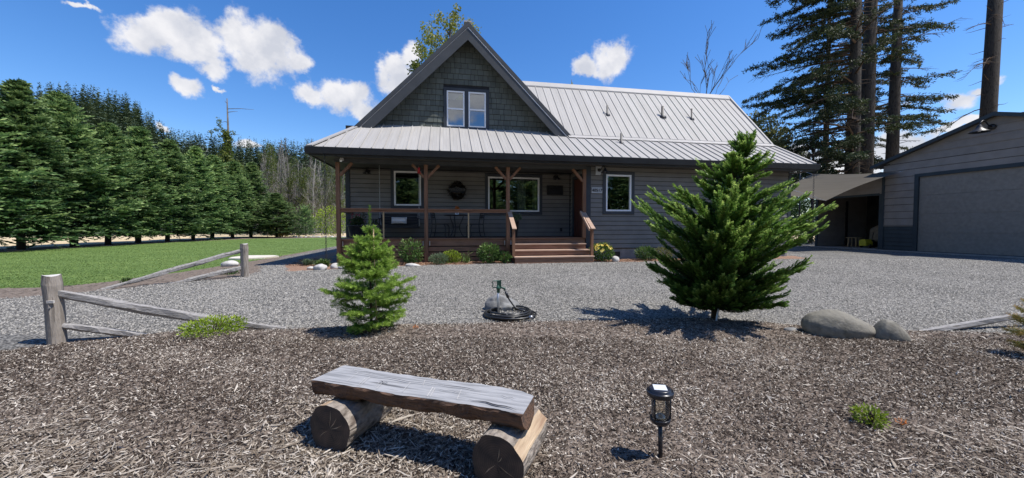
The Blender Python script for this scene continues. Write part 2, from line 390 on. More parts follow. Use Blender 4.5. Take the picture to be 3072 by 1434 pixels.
class MB:
    def __init__(s): s.v = []; s.f = []; s.m = []
    def add(s, V, F, mi=0):
        n = len(s.v); s.v.extend(V); s.f.extend([tuple(i + n for i in f) for f in F]); s.m.extend([mi] * len(F)); return s
    def box(s, x0, x1, y0, y1, z0, z1, mi=0):
        return s.add([(x0, y0, z0), (x1, y0, z0), (x1, y1, z0), (x0, y1, z0), (x0, y0, z1), (x1, y0, z1), (x1, y1, z1), (x0, y1, z1)],
                     [(0, 3, 2, 1), (4, 5, 6, 7), (0, 1, 5, 4), (1, 2, 6, 5), (2, 3, 7, 6), (3, 0, 4, 7)], mi)
    def bar(s, p, q, w, h, mi=0, up=(0, 0, 1)):
        p, q = Vector(p), Vector(q); d = (q - p).normalized(); upv = Vector(up)
        a = d.cross(upv)
        if a.length < 1e-4: a = d.cross(Vector((1, 0, 0)))
        a.normalize(); b = a.cross(d).normalized()
        V = [tuple(c + a * (w / 2 * i) + b * (h / 2 * j)) for c in (p, q) for i, j in ((-1, -1), (1, -1), (1, 1), (-1, 1))]
        return s.add(V, [(0, 1, 2, 3), (7, 6, 5, 4), (0, 4, 5, 1), (1, 5, 6, 2), (2, 6, 7, 3), (3, 7, 4, 0)], mi)
    def tube(s, pts, rad, n=8, mi=0, cap=True, closed=False):
        pts = [Vector(p) for p in pts]; k = len(pts)
        if not hasattr(rad, '__len__'): rad = [rad] * k
        base = len(s.v); pa = None
        for i, p in enumerate(pts):
            if closed: d = pts[(i + 1) % k] - pts[i - 1]
            else: d = pts[min(i + 1, k - 1)] - pts[max(i - 1, 0)]
            if d.length < 1e-7: d = Vector((0, 0, 1))
            d.normalize()
            if pa is None:
                a = d.cross(Vector((0, 0, 1)))
                if a.length < .05: a = d.cross(Vector((1, 0, 0)))
            else: a = pa - d * pa.dot(d)
            a.normalize(); pa = a; b = d.cross(a)
            for j in range(n):
                t = 2 * math.pi * j / n
                s.v.append(tuple(p + (a * math.cos(t) + b * math.sin(t)) * rad[i]))
        rng_ = range(k if closed else k - 1)
        for i in rng_:
            i2 = (i + 1) % k
            for j in range(n):
                j2 = (j + 1) % n
                s.f.append((base + i * n + j, base + i * n + j2, base + i2 * n + j2, base + i2 * n + j)); s.m.append(mi)
        if cap and not closed:
            s.f.append(tuple(base + j for j in range(n))[::-1]); s.m.append(mi)
            s.f.append(tuple(base + (k - 1) * n + j for j in range(n))); s.m.append(mi)
        return s
    def lathe(s, prof, c=(0, 0, 0), n=20, mi=0):
        base = len(s.v)
        for r, z in prof:
            for j in range(n):
                t = 2 * math.pi * j / n
                s.v.append((c[0] + r * math.cos(t), c[1] + r * math.sin(t), c[2] + z))
        for i in range(len(prof) - 1):
            for j in range(n):
                j2 = (j + 1) % n
                s.f.append((base + i * n + j, base + i * n + j2, base + (i + 1) * n + j2, base + (i + 1) * n + j)); s.m.append(mi)
        return s
    def prism(s, poly, y0, y1, mi=0, axis='y'):
        """poly in the plane across the axis, pushed from y0 to y1"""
        n = len(poly)
        if axis == 'y': V = [(a, y0, b) for a, b in poly] + [(a, y1, b) for a, b in poly]
        elif axis == 'x': V = [(y0, a, b) for a, b in poly] + [(y1, a, b) for a, b in poly]
        else: V = [(a, b, y0) for a, b in poly] + [(a, b, y1) for a, b in poly]
        F = [tuple(range(n)), tuple(range(2 * n - 1, n - 1, -1))] + [(i, i + n, (i + 1) % n + n, (i + 1) % n) for i in range(n)]
        return s.add(V, F, mi)
    def mesh(s, name, mats, smooth=False):
        me = bpy.data.meshes.new(name); me.from_pydata([tuple(v) for v in s.v], [], s.f)
        if not isinstance(mats, (list, tuple)): mats = [mats]
        for m in mats: me.materials.append(m)
        me.polygons.foreach_set('material_index', s.m)
        if smooth: me.polygons.foreach_set('use_smooth', [True] * len(me.polygons))
        me.update(); return me

def put(name, me, parent=None, loc=(0, 0, 0), rot=(0, 0, 0), scale=(1, 1, 1)):
    o = bpy.data.objects.new(name, me); COL.objects.link(o)
    o.location = loc; o.rotation_euler = rot; o.scale = scale
    if parent is not None: o.parent = parent
    return o

def part(name, mb, mats, parent, smooth=False, bevel=0, world=True):
    """mesh given in world coordinates under an unrotated parent"""
    me = mb.mesh(name, mats, smooth)
    loc = (0, 0, 0)
    if parent is not None and world and parent.type == 'EMPTY': loc = tuple(-c for c in parent.location)
    o = put(name, me, parent, loc)
    if bevel:
        b = o.modifiers.new('bevel', 'BEVEL'); b.width = bevel; b.segments = 2; b.limit_method = 'ANGLE'
    return o

def np_mesh(name, V, F, mat, rnd=None, midx=None, smooth=False):
    """V (n,3), F (m,k) one face size; rnd is one value per vertex"""
    me = bpy.data.meshes.new(name)
    V = np.ascontiguousarray(V, dtype=np.float32); F = np.ascontiguousarray(F, dtype=np.int32)
    k = F.shape[1]
    me.vertices.add(len(V)); me.vertices.foreach_set('co', V.ravel())
    me.loops.add(F.size); me.loops.foreach_set('vertex_index', F.ravel())
    me.polygons.add(len(F)); me.polygons.foreach_set('loop_start', np.arange(0, F.size, k, dtype=np.int32))
    try: me.polygons.foreach_set('loop_total', np.full(len(F), k, dtype=np.int32))
    except Exception: pass
    for m in (mat if isinstance(mat, (list, tuple)) else [mat]): me.materials.append(m)
    if midx is not None: me.polygons.foreach_set('material_index', midx.astype(np.int32))
    if smooth: me.polygons.foreach_set('use_smooth', np.ones(len(F), dtype=bool))
    me.update(calc_edges=True)
    if rnd is not None:
        a = me.attributes.new('rnd', 'FLOAT', 'POINT'); a.data.foreach_set('value', np.ascontiguousarray(rnd, dtype=np.float32))
    return me

def nrm(a):
    return a / np.maximum(np.linalg.norm(a, axis=1, keepdims=True), 1e-9)

class Leaves:
    """collects rhombus leaves (one quad each)"""
    def __init__(s): s.B = []; s.D = []; s.S = []; s.L = []; s.W = []; s.R = []
    def add(s, base, d, side, L_, W_, rnd):
        s.B.append(np.atleast_2d(base)); s.D.append(np.atleast_2d(d)); s.S.append(np.atleast_2d(side))
        n = len(s.B[-1])
        s.L.append(np.broadcast_to(L_, (n,))); s.W.append(np.broadcast_to(W_, (n,))); s.R.append(np.broadcast_to(rnd, (n,)))
    def mesh(s, name, mat, mid=.45, xf=None):
        B = np.vstack(s.B); D = nrm(np.vstack(s.D)); S = np.vstack(s.S)
        S = nrm(S - D * np.sum(S * D, axis=1, keepdims=True))
        L_ = np.concatenate(s.L)[:, None]; W_ = np.concatenate(s.W)[:, None]; Rn = np.concatenate(s.R)
        n = len(B); V = np.empty((n, 4, 3), dtype=np.float32)
        V[:, 0] = B; V[:, 1] = B + D * L_ * mid + S * W_ / 2; V[:, 2] = B + D * L_; V[:, 3] = B + D * L_ * mid - S * W_ / 2
        F = np.arange(n * 4).reshape(n, 4)
        return np_mesh(name, V.reshape(-1, 3), F, mat, np.repeat(Rn, 4))

def rvec(rg, n):
    return nrm(rg.normal(size=(n, 3)))

# ------------------------------------------------------------------ ground heights and zones
BX = np.array([-12, -8, -5.6, -4.3, -3.2, -2.1, -1, .45, 1.65, 3.46, 4.97, 6.7, 9, 14.])
BY = np.array([2.2, 3.2, 4.3, 4.95, 5.2, 5.1, 5.12, 4.97, 4.9, 4.75, 3.95, 3.5, 2.6, 1.5])
def sst(a, b, x):
    t = np.clip((x - a) / (b - a), 0, 1); return t * t * (3 - 2 * t)
def hgt(x, y):
    x = np.asarray(x, dtype=float); y = np.asarray(y, dtype=float)
    b = -.25 + .25 * sst(3.5, 10, y)
    t = np.interp(x, BX, BY) - y
    w = sst(-5.5, -3, x)
    lump = .012 * np.sin(x * 5.1 + y * 2.3) * np.sin(y * 4.3 - x * 1.7) * sst(0, .5, t)
    return b + w * .13 * sst(-.1, .6, t) * (1 - sst(1.0, 2.8, t)) + lump
def H(x, y): return float(hgt(x, y))

rg = np.random.default_rng(7)
def wob(x, y, a=.10, f=3.0):
    return a * (np.sin(x * f + 1.3 * y * f) * .5 + np.sin(x * f * 2.3 - y * f * 1.9 + 1) * .3 + np.sin(x * f * 5.1 + y * f * 4.7) * .2)
def inpoly(x, y, P):
    r = np.zeros(x.shape, bool); n = len(P)
    for i in range(n):
        x1, y1 = P[i]; x2, y2 = P[(i + 1) % n]
        c = ((y1 > y) != (y2 > y)) & (x < (x2 - x1) * (y - y1) / ((y2 - y1) if y2 != y1 else 1e-9) + x1)
        r ^= c
    return r
LAWN = [(-19.2, 5.0), (-12, 6.6), (-9.2, 7.9), (-8.14, 8.37), (-7.35, 8.40), (-6.85, 8.75), (-6.5, 9.5), (-6.28, 10.5), (-6.2, 12), (-6.05, 14), (-6.1, 17), (-6.2, 23), (-6.4, 40),
        (-11.5, 41), (-14.5, 38), (-17.5, 38), (-18.9, 30), (-19.1, 20)]
STRIP = [(-19.4, 3.6), (-12, 5.4), (-9.2, 6.6), (-7.6, 7.3), (-6.9, 7.62), (-6.39, 7.78), (-6.0, 8.02), (-5.78, 8.3), (-5.31, 8.68), (-4.7, 8.85), (-4.35, 9.6), (-4.8, 10.6), (-5.3, 12), (-5.8, 15), (-6.0, 20), (-6.4, 23),
         (-7, 23), (-8, 12), (-12, 8), (-19.4, 6)]
BED = [(-3.9, 9.9), (-2.9, 10.15), (-2.3, 10.62), (0, 10.85), (2.0, 11.0), (2.0, 11.9), (-3.6, 11.9), (-4.0, 14), (-4.3, 17), (-4.9, 17), (-4.6, 12)]
BED2 = [(4.5, 10.85), (6.8, 10.68), (10.5, 10.7), (12.6, 10.9), (12.9, 12), (4.5, 12)]
def zone(x, y):
    xx = x + wob(x, y, .12, 2.6); yy = y + wob(y, x, .12, 2.9)
    z = np.zeros(x.shape, int)                                 # 0 gravel
    far = (x < -19.0) | (y > 41) | (x > 26) | (y < -2)
    z[far] = 4
    z[inpoly(xx, yy, STRIP)] = 2
    z[inpoly(x + wob(x, y, .03, 6), y + wob(y, x, .03, 7), LAWN)] = 1
    z[inpoly(xx, yy, BED) | inpoly(xx, yy, BED2)] = 3
    hr = inpoly(xx, yy, [(-21.6, 4), (-19.0, 4), (-18.9, 20), (-18.7, 30), (-17.5, 38), (-14.5, 38.2), (-11, 41.2), (-4, 41.2), (-4, 43), (-16, 43), (-21.6, 43)])
    z[hr & (z != 1)] = 2
    z[(yy < np.interp(xx, BX, BY)) & (y > -2) & (x > -12) & (x < 14)] = 2
    return z

def grid(x0, x1, y0, y1, step):
    nx = int(round((x1 - x0) / step)) + 1; ny = int(round((y1 - y0) / step)) + 1
    X, Y = np.meshgrid(np.linspace(x0, x1, nx), np.linspace(y0, y1, ny))
    return X, Y, nx, ny
ZN = {0: ('gravel_driveway', 'gravel'), 1: ('lawn', 'lawn'), 2: ('mulch_ground', 'soil'), 3: ('flower_bed_ground', 'bedbark'), 4: ('dry_field', 'dryfield')}
tiles = [(-12, 14, -2, 12, .07), (-26, -12, -2, 12, .35), (14, 28, -2, 12, .7), (-26, 28, 12, 44, .28)]
parts_g = {k: [] for k in ZN}
for (x0, x1, y0, y1, st) in tiles:
    X, Y, nx, ny = grid(x0, x1, y0, y1, st)
    V = np.stack([X, Y, hgt(X, Y)], -1).reshape(-1, 3)
    I = np.arange(nx * ny).reshape(ny, nx)
    F = np.stack([I[:-1, :-1], I[:-1, 1:], I[1:, 1:], I[1:, :-1]], -1).reshape(-1, 4)
    cx = V[F][:, :, 0].mean(1); cy = V[F][:, :, 1].mean(1)
    Z = zone(cx, cy)
    for k in ZN:
        f = F[Z == k]
        if len(f):
            u, inv = np.unique(f, return_inverse=True)
            parts_g[k].append((V[u], inv.reshape(-1, 4)))
for k, (nm, mt) in ZN.items():
    VV, FF, off = [], [], 0
    for v, f in parts_g[k]:
        VV.append(v); FF.append(f + off); off += len(v)
    if k == 4:   # the rest of the land, out to the horizon
        xs = [-700, -26, 28, 700]; ys = [-700, -2, 44, 900]
        for i in range(3):
            for j in range(3):
                if i == 1 and j == 1: continue
                a = [(xs[i], ys[j]), (xs[i + 1], ys[j]), (xs[i + 1], ys[j + 1]), (xs[i], ys[j + 1])]
                zz = [H(*p) if j == 0 or (i != 1 and abs(p[1] + 2) < 1) else 0 for p in a]
                zz = [(-.25 if p[1] < 0 else 0) for p in a]
                VV.append(np.array([(p[0], p[1], q) for p, q in zip(a, zz)])); FF.append(np.array([[0, 1, 2, 3]]) + off); off += 4
    o = put(nm, np_mesh(nm, np.vstack(VV), np.vstack(FF), M[mt]))
    props(o, kind='structure')

# ------------------------------------------------------------------ the house
DZ = .74        # deck height
house = empty('house', (4.6, 11.7, 0), 'dark grey farmhouse with a tall shingled front gable, metal roof and cedar porch', 'house')
hl = house.location
# unit lap board: length 1 on x, height 1 on z, thickness 1 on y (bottom edge proud, faces -y)
_b = MB(); _b.add([(0, -1, 0), (1, -1, 0), (1, 0, 0), (0, 0, 0), (0, -.28, 1), (1, -.28, 1), (1, 0, 1), (0, 0, 1)],
                  [(0, 3, 2, 1), (4, 5, 6, 7), (0, 1, 5, 4), (1, 2, 6, 5), (2, 3, 7, 6), (3, 0, 4, 7)])
def unit_board(name, mat): return _b.mesh(name, mat)

def lap_wall(parent, mesh, name, u0, u1, z0, z1, expo, at, axis='x', openings=(), clip=None, thick=.026, base=(0, 0, 0), gap=.015):
    """courses of lap boards; axis 'x': runs in +x on plane y=at; axis 'y': runs in -y on plane x=at (faces -x)"""
    z = z0
    while z < z1 - .02:
        zt = min(z + expo, z1)
        a, b = u0, u1
        if clip:
            a, b = clip(z, zt)
            if b - a < .08: break
        pieces = [(a, b, z, zt)]
        for (o0, o1, oz0, oz1) in openings:
            nxt = []
            for (p0, p1, q0, q1) in pieces:
                if o1 <= p0 or o0 >= p1 or oz1 <= q0 or oz0 >= q1: nxt.append((p0, p1, q0, q1)); continue
                if o0 - p0 > .02: nxt.append((p0, o0, q0, q1))
                if p1 - o1 > .02: nxt.append((o1, p1, q0, q1))
                m0, m1 = max(p0, o0), min(p1, o1)
                if oz0 - q0 > .01: nxt.append((m0, m1, q0, oz0))
                if q1 - oz1 > .01: nxt.append((m0, m1, oz1, q1))
            pieces = nxt
        for (p0, p1, q0, q1) in pieces:
            if axis == 'x': put(name, mesh, parent, (p0 - base[0], at - base[1], q0 - base[2] + gap), (0, 0, 0), (p1 - p0, thick, q1 - q0 - gap))
            else: put(name, mesh, parent, (at - base[0], p1 - base[1], q0 - base[2] + gap), (0, 0, R(-90)), (p1 - p0, thick, q1 - q0 - gap))
        z = zt

def wall_rects(mb, u0, u1, z0, z1, at, th, axis, openings):
    """backing wall with holes"""
    us = sorted({u0, u1, *[o[0] for o in openings], *[o[1] for o in openings]}); zs = sorted({z0, z1, *[o[2] for o in openings], *[o[3] for o in openings]})
    us = [u for u in us if u0 <= u <= u1]; zs = [z for z in zs if z0 <= z <= z1]
    for i in range(len(us) - 1):
        for j in range(len(zs) - 1):
            cu, cz = (us[i] + us[i + 1]) / 2, (zs[j] + zs[j + 1]) / 2
            if any(o[0] < cu < o[1] and o[2] < cz < o[3] for o in openings): continue
            if axis == 'x': mb.box(us[i], us[i + 1], at, at + th, zs[j], zs[j + 1])
            else: mb.box(at, at + th, us[i], us[i + 1], zs[j], zs[j + 1])

sb = unit_board('siding_board', M['siding'])
W_WING = [(5.27, 6.19, 1.62, 2.85), (9.42, 10.3, 1.62, 2.85)]
W_PORCH = [(-1.76, -.85, 1.83, 3.02), (1.49, 3.39, 1.65, 2.9)]
TR = .105
grow = lambda o, t=TR: (o[0] - t, o[1] + t, o[2] - t, o[3] + t)
# wing front wall
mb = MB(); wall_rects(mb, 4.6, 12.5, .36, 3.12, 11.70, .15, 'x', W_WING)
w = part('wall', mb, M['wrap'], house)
lap_wall(w, sb, 'siding_board', 4.74, 12.42, .37, 3.09, .152, 11.70, 'x', [grow(o) for o in W_WING])
# porch back wall
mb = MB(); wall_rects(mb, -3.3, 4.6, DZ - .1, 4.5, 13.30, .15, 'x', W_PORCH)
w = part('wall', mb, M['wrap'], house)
lap_wall(w, sb, 'siding_board', -3.18, 4.55, DZ, 3.06, .152, 13.30, 'x', [grow(o) for o in W_PORCH])
# return wall beside the door, far side walls
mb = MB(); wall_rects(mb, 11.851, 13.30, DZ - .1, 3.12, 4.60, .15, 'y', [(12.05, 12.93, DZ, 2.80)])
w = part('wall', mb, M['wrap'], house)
lap_wall(w, sb, 'siding_board', 11.80, 13.27, DZ, 3.06, .152, 4.60, 'y', [(11.95, 13.03, DZ, 2.90)])
mb = MB(); mb.box(-3.3, -3.15, 13.451, 19, .3, 3.3); mb.box(12.35, 12.5, 11.851, 19, .3, 3.3); mb.box(-3.3, 12.5, 19, 19.15, .3, 3.6)
mb.prism([(12.351, 3.3)] * 0 or [(11.9, 3.31), (18.9, 3.31), (15.3, 6.9)], 12.36, 12.49, 0, 'x')
part('wall', mb, M['siding'], house)
mb = MB(); mb.box(-3.14, 12.34, 13.46, 18.9, .60, .66); mb.box(4.77, 12.34, 11.86, 13.45, .60, .66); mb.box(-3.14, 12.34, 17.2, 17.3, .66, 3.1); mb.box(-3.14, 12.34, 13.46, 18.9, 3.30, 3.36)
mb.box(8.0, 8.1, 11.86, 17.2, .66, 3.1)
part('floor', mb, M['room'], house)
mb = MB(); mb.box(4.62, 12.48, 11.73, 11.88, -.2, .36)
fd = part('foundation', mb, M['concrete'], house)
mb = MB(); mb.box(5.42, 5.82, 11.712, 11.728, .08, .26); part('crawl_vent', mb, M['blackmetal'], fd)
mb = MB(); mb.box(5.40, 5.84, 11.70, 11.711, .06, .08); mb.box(5.40, 5.84, 11.70, 11.711, .26, .28); mb.box(5.40, 5.42, 11.70, 11.711, .08, .26); mb.box(5.82, 5.84, 11.70, 11.711, .08, .26)
part('vent_frame', mb, M['concrete'], fd)
# corner boards
mb = MB(); mb.box(4.575, 4.735, 11.665, 11.698, DZ - .4, 3.09); mb.box(12.42, 12.53, 11.665, 11.698, .35, 3.09); mb.box(-3.33, -3.19, 13.265, 13.299, DZ, 3.09)
mb.box(4.565, 4.598, 11.70, 11.80, DZ, 3.06); mb.box(12.502, 12.53, 11.70, 11.82, .35, 3.09)
part('corner_board', mb, M['trim'], house)

def window(X0, X1, Z0, Z1, Y, double=False, extra_z=0.0):
    """trim boards > white frame > panes; X0.. is the outside of the white frame"""
    mb = MB(); t = TR; yo = Y - .045
    mb.box(X0 - t, X1 + t, yo, Y - .001, Z1, Z1 + t); mb.box(X0 - t, X1 + t, yo, Y - .001, Z0 - t, Z0)
    mb.box(X0 - t, X0, yo, Y - .001, Z0, Z1); mb.box(X1, X1 + t, yo, Y - .001, Z0, Z1)
    wn = part('window', mb, M['trim'], house)
    f = .055; y0, y1 = Y - .035, Y + .07
    mb = MB()
    mb.box(X0 + .002, X1 - .002, y0, y1, Z1 - f, Z1 - .002); mb.box(X0 + .002, X1 - .002, y0, y1, Z0 + .002, Z0 + f)
    mb.box(X0 + .002, X0 + f, y0, y1, Z0 + f, Z1 - f); mb.box(X1 - f, X1 - .002, y0, y1, Z0 + f, Z1 - f)
    if double: mb.box(X0 + f, X1 - f, y0 + .01, y1, (Z0 + Z1) / 2 - .025, (Z0 + Z1) / 2 + .025)
    part('frame', mb, M['white'], wn)
    zs = [(Z0 + f, Z1 - f)] if not double else [(Z0 + f, (Z0 + Z1) / 2 - .025), ((Z0 + Z1) / 2 + .025, Z1 - f)]
    for a, b in zs:
        mb = MB(); mb.add([(X0 + f, Y + .01, a), (X1 - f, Y + .01, a), (X1 - f, Y + .01, b), (X0 + f, Y + .01, b)], [(0, 1, 2, 3)])
        part('pane', mb, M['glass'], wn)
    return wn
for o in W_WING: window(*o, 11.70)
for o in W_PORCH: wn = window(*o, 13.30)
# gable window pair in one surround
GW = [(.045, .665, 4.63, 5.86), (.80, 1.42, 4.62, 5.86)]
mb = MB(); Y = 13.30
mb.box(-.06, 1.53, Y - .05, Y - .001, 5.86, 5.965); mb.box(-.06, 1.53, Y - .05, Y - .001, 4.53, 4.62)
for a, b in ((-.06, .045), (.665, .80), (1.42, 1.53)): mb.box(a, b, Y - .05, Y - .001, 4.62, 5.86)
wn = part('window', mb, M['trim'], house)
for (a, b, c, d) in GW:
    f = .05; c = 4.62; m = (c + d) / 2; mb = MB()
    mb.box(a + .002, b - .002, Y - .04, Y + .07, d - f, d - .002); mb.box(a + .002, b - .002, Y - .04, Y + .07, c + .002, c + f)
    mb.box(a + .002, a + f, Y - .04, Y + .07, c + f, d - f); mb.box(b - f, b - .002, Y - .04, Y + .07, c + f, d - f); mb.box(a + f, b - f, Y - .03, Y + .07, m - .025, m + .025)
    part('frame', mb, M['white'], wn)
    for (q0, q1) in ((c + f, m - .025), (m + .025, d - f)):
        mb = MB(); mb.add([(a + f, Y + .01, q0), (b - f, Y + .01, q0), (b - f, Y + .01, q1), (a + f, Y + .01, q1)], [(0, 1, 2, 3)])
        part('pane', mb, M['glass'], wn)
# sheer curtains behind the big porch window and blinds
mb = MB()
for x0, x1 in ((2.62, 2.95), (3.18, 3.34)):
    V = []; n = 14
    for i in range(n + 1):
        x = x0 + (x1 - x0) * i / n; V += [(x, 13.55 + .03 * math.sin(i * 1.9), 1.55), (x, 13.55 + .03 * math.sin(i * 1.9), 2.95)]
    mb.add(V, [(2 * i, 2 * i + 2, 2 * i + 3, 2 * i + 1) for i in range(n)])
part('curtain', mb, M['curtain'], house)

# gable wall with shingles
AX, AZ = .77, 7.97       # rake apex; slope 1:1
mb = MB(); gz = 7.80
poly = [(-2.75, 4.36), (4.29, 4.36), (AX, 7.85)]
zsplit = [4.36, 4.62, 5.86]
mb.prism([(-2.73, 4.36), (4.27, 4.36), (4.27 - .26, 4.62), (-2.73 + .26, 4.62)], Y, Y + .12)
mb.prism([(-2.47, 4.62), (.045, 4.62), (.045, 5.86), (-1.23, 5.86)], Y, Y + .12)
mb.prism([(.665, 4.62), (.80, 4.62), (.80, 5.86), (.665, 5.86)], Y, Y + .12)
mb.prism([(1.42, 4.62), (4.01, 4.62), (2.77, 5.86), (1.42, 5.86)], Y, Y + .12)
mb.prism([(-1.23, 5.86), (2.77, 5.86), (AX, 7.84)], Y, Y + .12)
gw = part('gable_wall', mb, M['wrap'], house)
mb = MB(); mb.box(-1.0, 2.5, 14.9, 15.0, 4.45, 6.1); mb.box(-2.3, 3.8, 13.43, 14.9, 4.40, 4.44)
part('attic_room', mb, M['room'], house)
sh = unit_board('shingle', M['shingle'])
rnd = random.Random(3)
z = 4.54; row = 0
while z < 7.7:
    zt = z + .192
    half = 7.86 - z - .10
    x = AX - half; xe = AX + half
    while x < xe - .04:
        wd = rnd.choice((.14, .17, .2, .24, .28)) * rnd.uniform(.95, 1.05)
        x1 = min(x + wd, xe)
        segs = [(x, x1)]
        if z < 5.95 and zt > 4.54:
            ns = []
            for a, b in segs:
                if b <= -.06 or a >= 1.53: ns.append((a, b))
                else:
                    if a < -.06: ns.append((a, -.06))
                    if b > 1.53: ns.append((1.53, b))
            segs = ns
        for a, b in segs:
            if b - a > .03:
                put('shingle', sh, gw, (a + .006, 13.30, z - rnd.uniform(0, .006) + .012), (0, 0, 0), (b - a - .012, rnd.uniform(.024, .034), zt - z - .012))
        x = x1
    z = zt; row += 1
mb = MB(); mb.box(-2.6, 4.15, 13.262, 13.299, 4.42, 4.53)
part('frieze_board', mb, M['trim'], house)

# roofs -----------------------------------------------------------
EY, EZ = 11.10, 3.32       # front eave
TY, TZ = 12.90, 4.36       # change of slope
RY, RZ = 15.30, 7.05       # main ridge
sl = (TZ - EZ) / (TY - EY)
def roof_strip(parent, x0, x1, a0, b0, a1, b1, zf, rib=True):
    """one standing-seam sheet: along x0..x1; front y a, back y b at both sides; zf(y) gives height"""
    t = .018
    V = [(x0, a0, zf(a0)), (x1, a1, zf(a1)), (x1, b1, zf(b1)), (x0, b0, zf(b0))]
    mb = MB(); V2 = [(x, y, z - t) for x, y, z in V]
    mb.add(V + V2, [(0, 1, 2, 3), (7, 6, 5, 4), (0, 4, 5, 1), (1, 5, 6, 2), (2, 6, 7, 3), (3, 7, 4, 0)])
    if rib and b0 - a0 > .05:
        r = .011; h = .034
        P = [(x0 - r, a0, zf(a0)), (x0 + r, a0, zf(a0)), (x0 + r, b0, zf(b0)), (x0 - r, b0, zf(b0))]
        Q = [(x, y, z + h) for x, y, z in P]
        mb.add(P + Q, [(4, 5, 6, 7), (0, 1, 5, 4), (1, 2, 6, 5), (2, 3, 7, 6), (3, 0, 4, 7)])
    # two low stiffening ridges in the pan
    for q in (.33, .66):
        xm = x0 + (x1 - x0) * q; am = a0 + (a1 - a0) * q; bm = b0 + (b1 - b0) * q
        if bm - am > .1:
            mb.add([(xm - .012, am, zf(am) + .0005), (xm, am, zf(am) + .005), (xm + .012, am, zf(am) + .0005), (xm - .012, bm, zf(bm) + .0005), (xm, bm, zf(bm) + .005), (xm + .012, bm, zf(bm) + .0005)],
                   [(0, 1, 4, 3), (1, 2, 5, 4)])
    return part('roof_panel', mb, M['roof'], parent)
mb = MB()     # roof deck under the sheets
mb.add([(-3.62, EY + .03, EZ - .06), (12.88, EY + .03, EZ - .06), (12.88, 12.9, TZ - .06), (4.1, 12.9, TZ - .06), (4.1, 13.28, TZ + .16), (-2.6, 13.28, TZ + .16), (-2.85, 12.9, TZ - .06)], [tuple(range(7))])
lr = part('porch_roof', mb, M['soffit'], house)
zl = lambda y: EZ + (y - EY) * sl
x = -3.66
while x < 12.86:
    x1 = min(x + .318, 12.92)
    def top(xx, xm=(x + x1) / 2):
        if xx < -2.9: return EY + (xx + 3.68) / .78 * 1.8
        return 13.29 if (xm > -2.9 and xm < 4.0) else 12.90
    roof_strip(lr, x, x1, EY, max(EY + .02, top(x)), EY, top(x1), zl)
    x = x1
mb = MB()   # hip cap
mb.bar((-3.70, 11.06, 3.335), (-2.88, 12.95, 4.40), .20, .03); part('ridge_cap', mb, M['rooftrim'], lr); mb = MB()
mb.bar((12.90, EY - .01, EZ + .02), (12.90, TY, TZ + .02), .09, .05)
part('ridge_cap', mb, M['rooftrim'], lr)
# left face below and beside the gable, running back
mb = MB()
mb.add([(-3.72, 11.08, 3.30), (-2.90, 12.90, 4.34), (-2.90, 19.3, 4.34), (-3.72, 19.3, 3.30)], [(0, 1, 2, 3)])
part('side_roof', mb, M['roof'], house)
# main roof
mslope = (RZ - TZ) / (RY - TY)
zm = lambda y: TZ + .03 + (y - TY) * mslope
mb = MB(); mb.add([(4.3, 12.95, TZ - .05), (12.82, 12.95, TZ - .05), (12.82, RY, RZ - .1), (1.8, RY, RZ - .1)], [(0, 1, 2, 3)])
mb.add([(1.0, RY, RZ - .02), (12.88, RY, RZ - .02), (12.88, 19.4, 3.3), (1.0, 19.4, 3.3)], [(0, 1, 2, 3)])
mr_ = part('main_roof', mb, M['roof'], house)
x = 12.90
while x > 1.75:
    x0 = x - .318
    def bot(xx): return 12.88 if xx > 4.33 else 12.88 + (4.33 - xx) / 2.63 * 2.42
    if bot(x0) < RY - .05: roof_strip(mr_, x0, x, bot(x0), RY - .02, bot(x), RY - .02, zm)
    x = x0
mb = MB()
mb.add([(1.9, RY - .16, zm(RY - .16) + .05), (12.93, RY - .16, zm(RY - .16) + .05), (12.93, RY, RZ + .13), (1.9, RY, RZ + .13), (12.93, RY + .18, RZ - .08), (1.9, RY + .18, RZ - .08)], [(0, 1, 2, 3), (3, 2, 4, 5)])
mb.bar((12.93, RY - .16, RZ - .12), (1.9, RY - .16, RZ - .12), .02, .05)
mb.box(4.34, 12.92, 12.865, 12.885, TZ + .0, TZ + .062)
mb.add([(4.34, 12.72, zl(12.72) + .036), (12.92, 12.72, zl(12.72) + .036), (12.92, 12.884, TZ + .062), (4.34, 12.884, TZ + .062)], [(0, 1, 2, 3)])
mb.bar((12.91, TY, TZ + .04), (12.91, RY, RZ + .08), .07, .06)
part('ridge_cap', mb, M['rooftrim'], mr_)
mb = MB()    # right-hand rake boards
mb.bar((12.90, EY + .02, EZ - .11), (12.90, TY, TZ - .10), .04, .20); mb.bar((12.90, TY, TZ - .10), (12.90, RY, RZ - .10), .04, .20)
mb.bar((12.90, RY, RZ - .10), (12.90, 19.3, 3.3), .04, .20)
part('rake_board', mb, M['fascia'], house)
mb = MB(); mb.add([(12.52, 11.1, EZ - .24), (12.9, 11.1, EZ - .24), (12.9, 19, EZ - .24), (12.52, 19, EZ - .24)], [(0, 1, 2, 3)])
part('soffit', mb, M['soffit'], house)
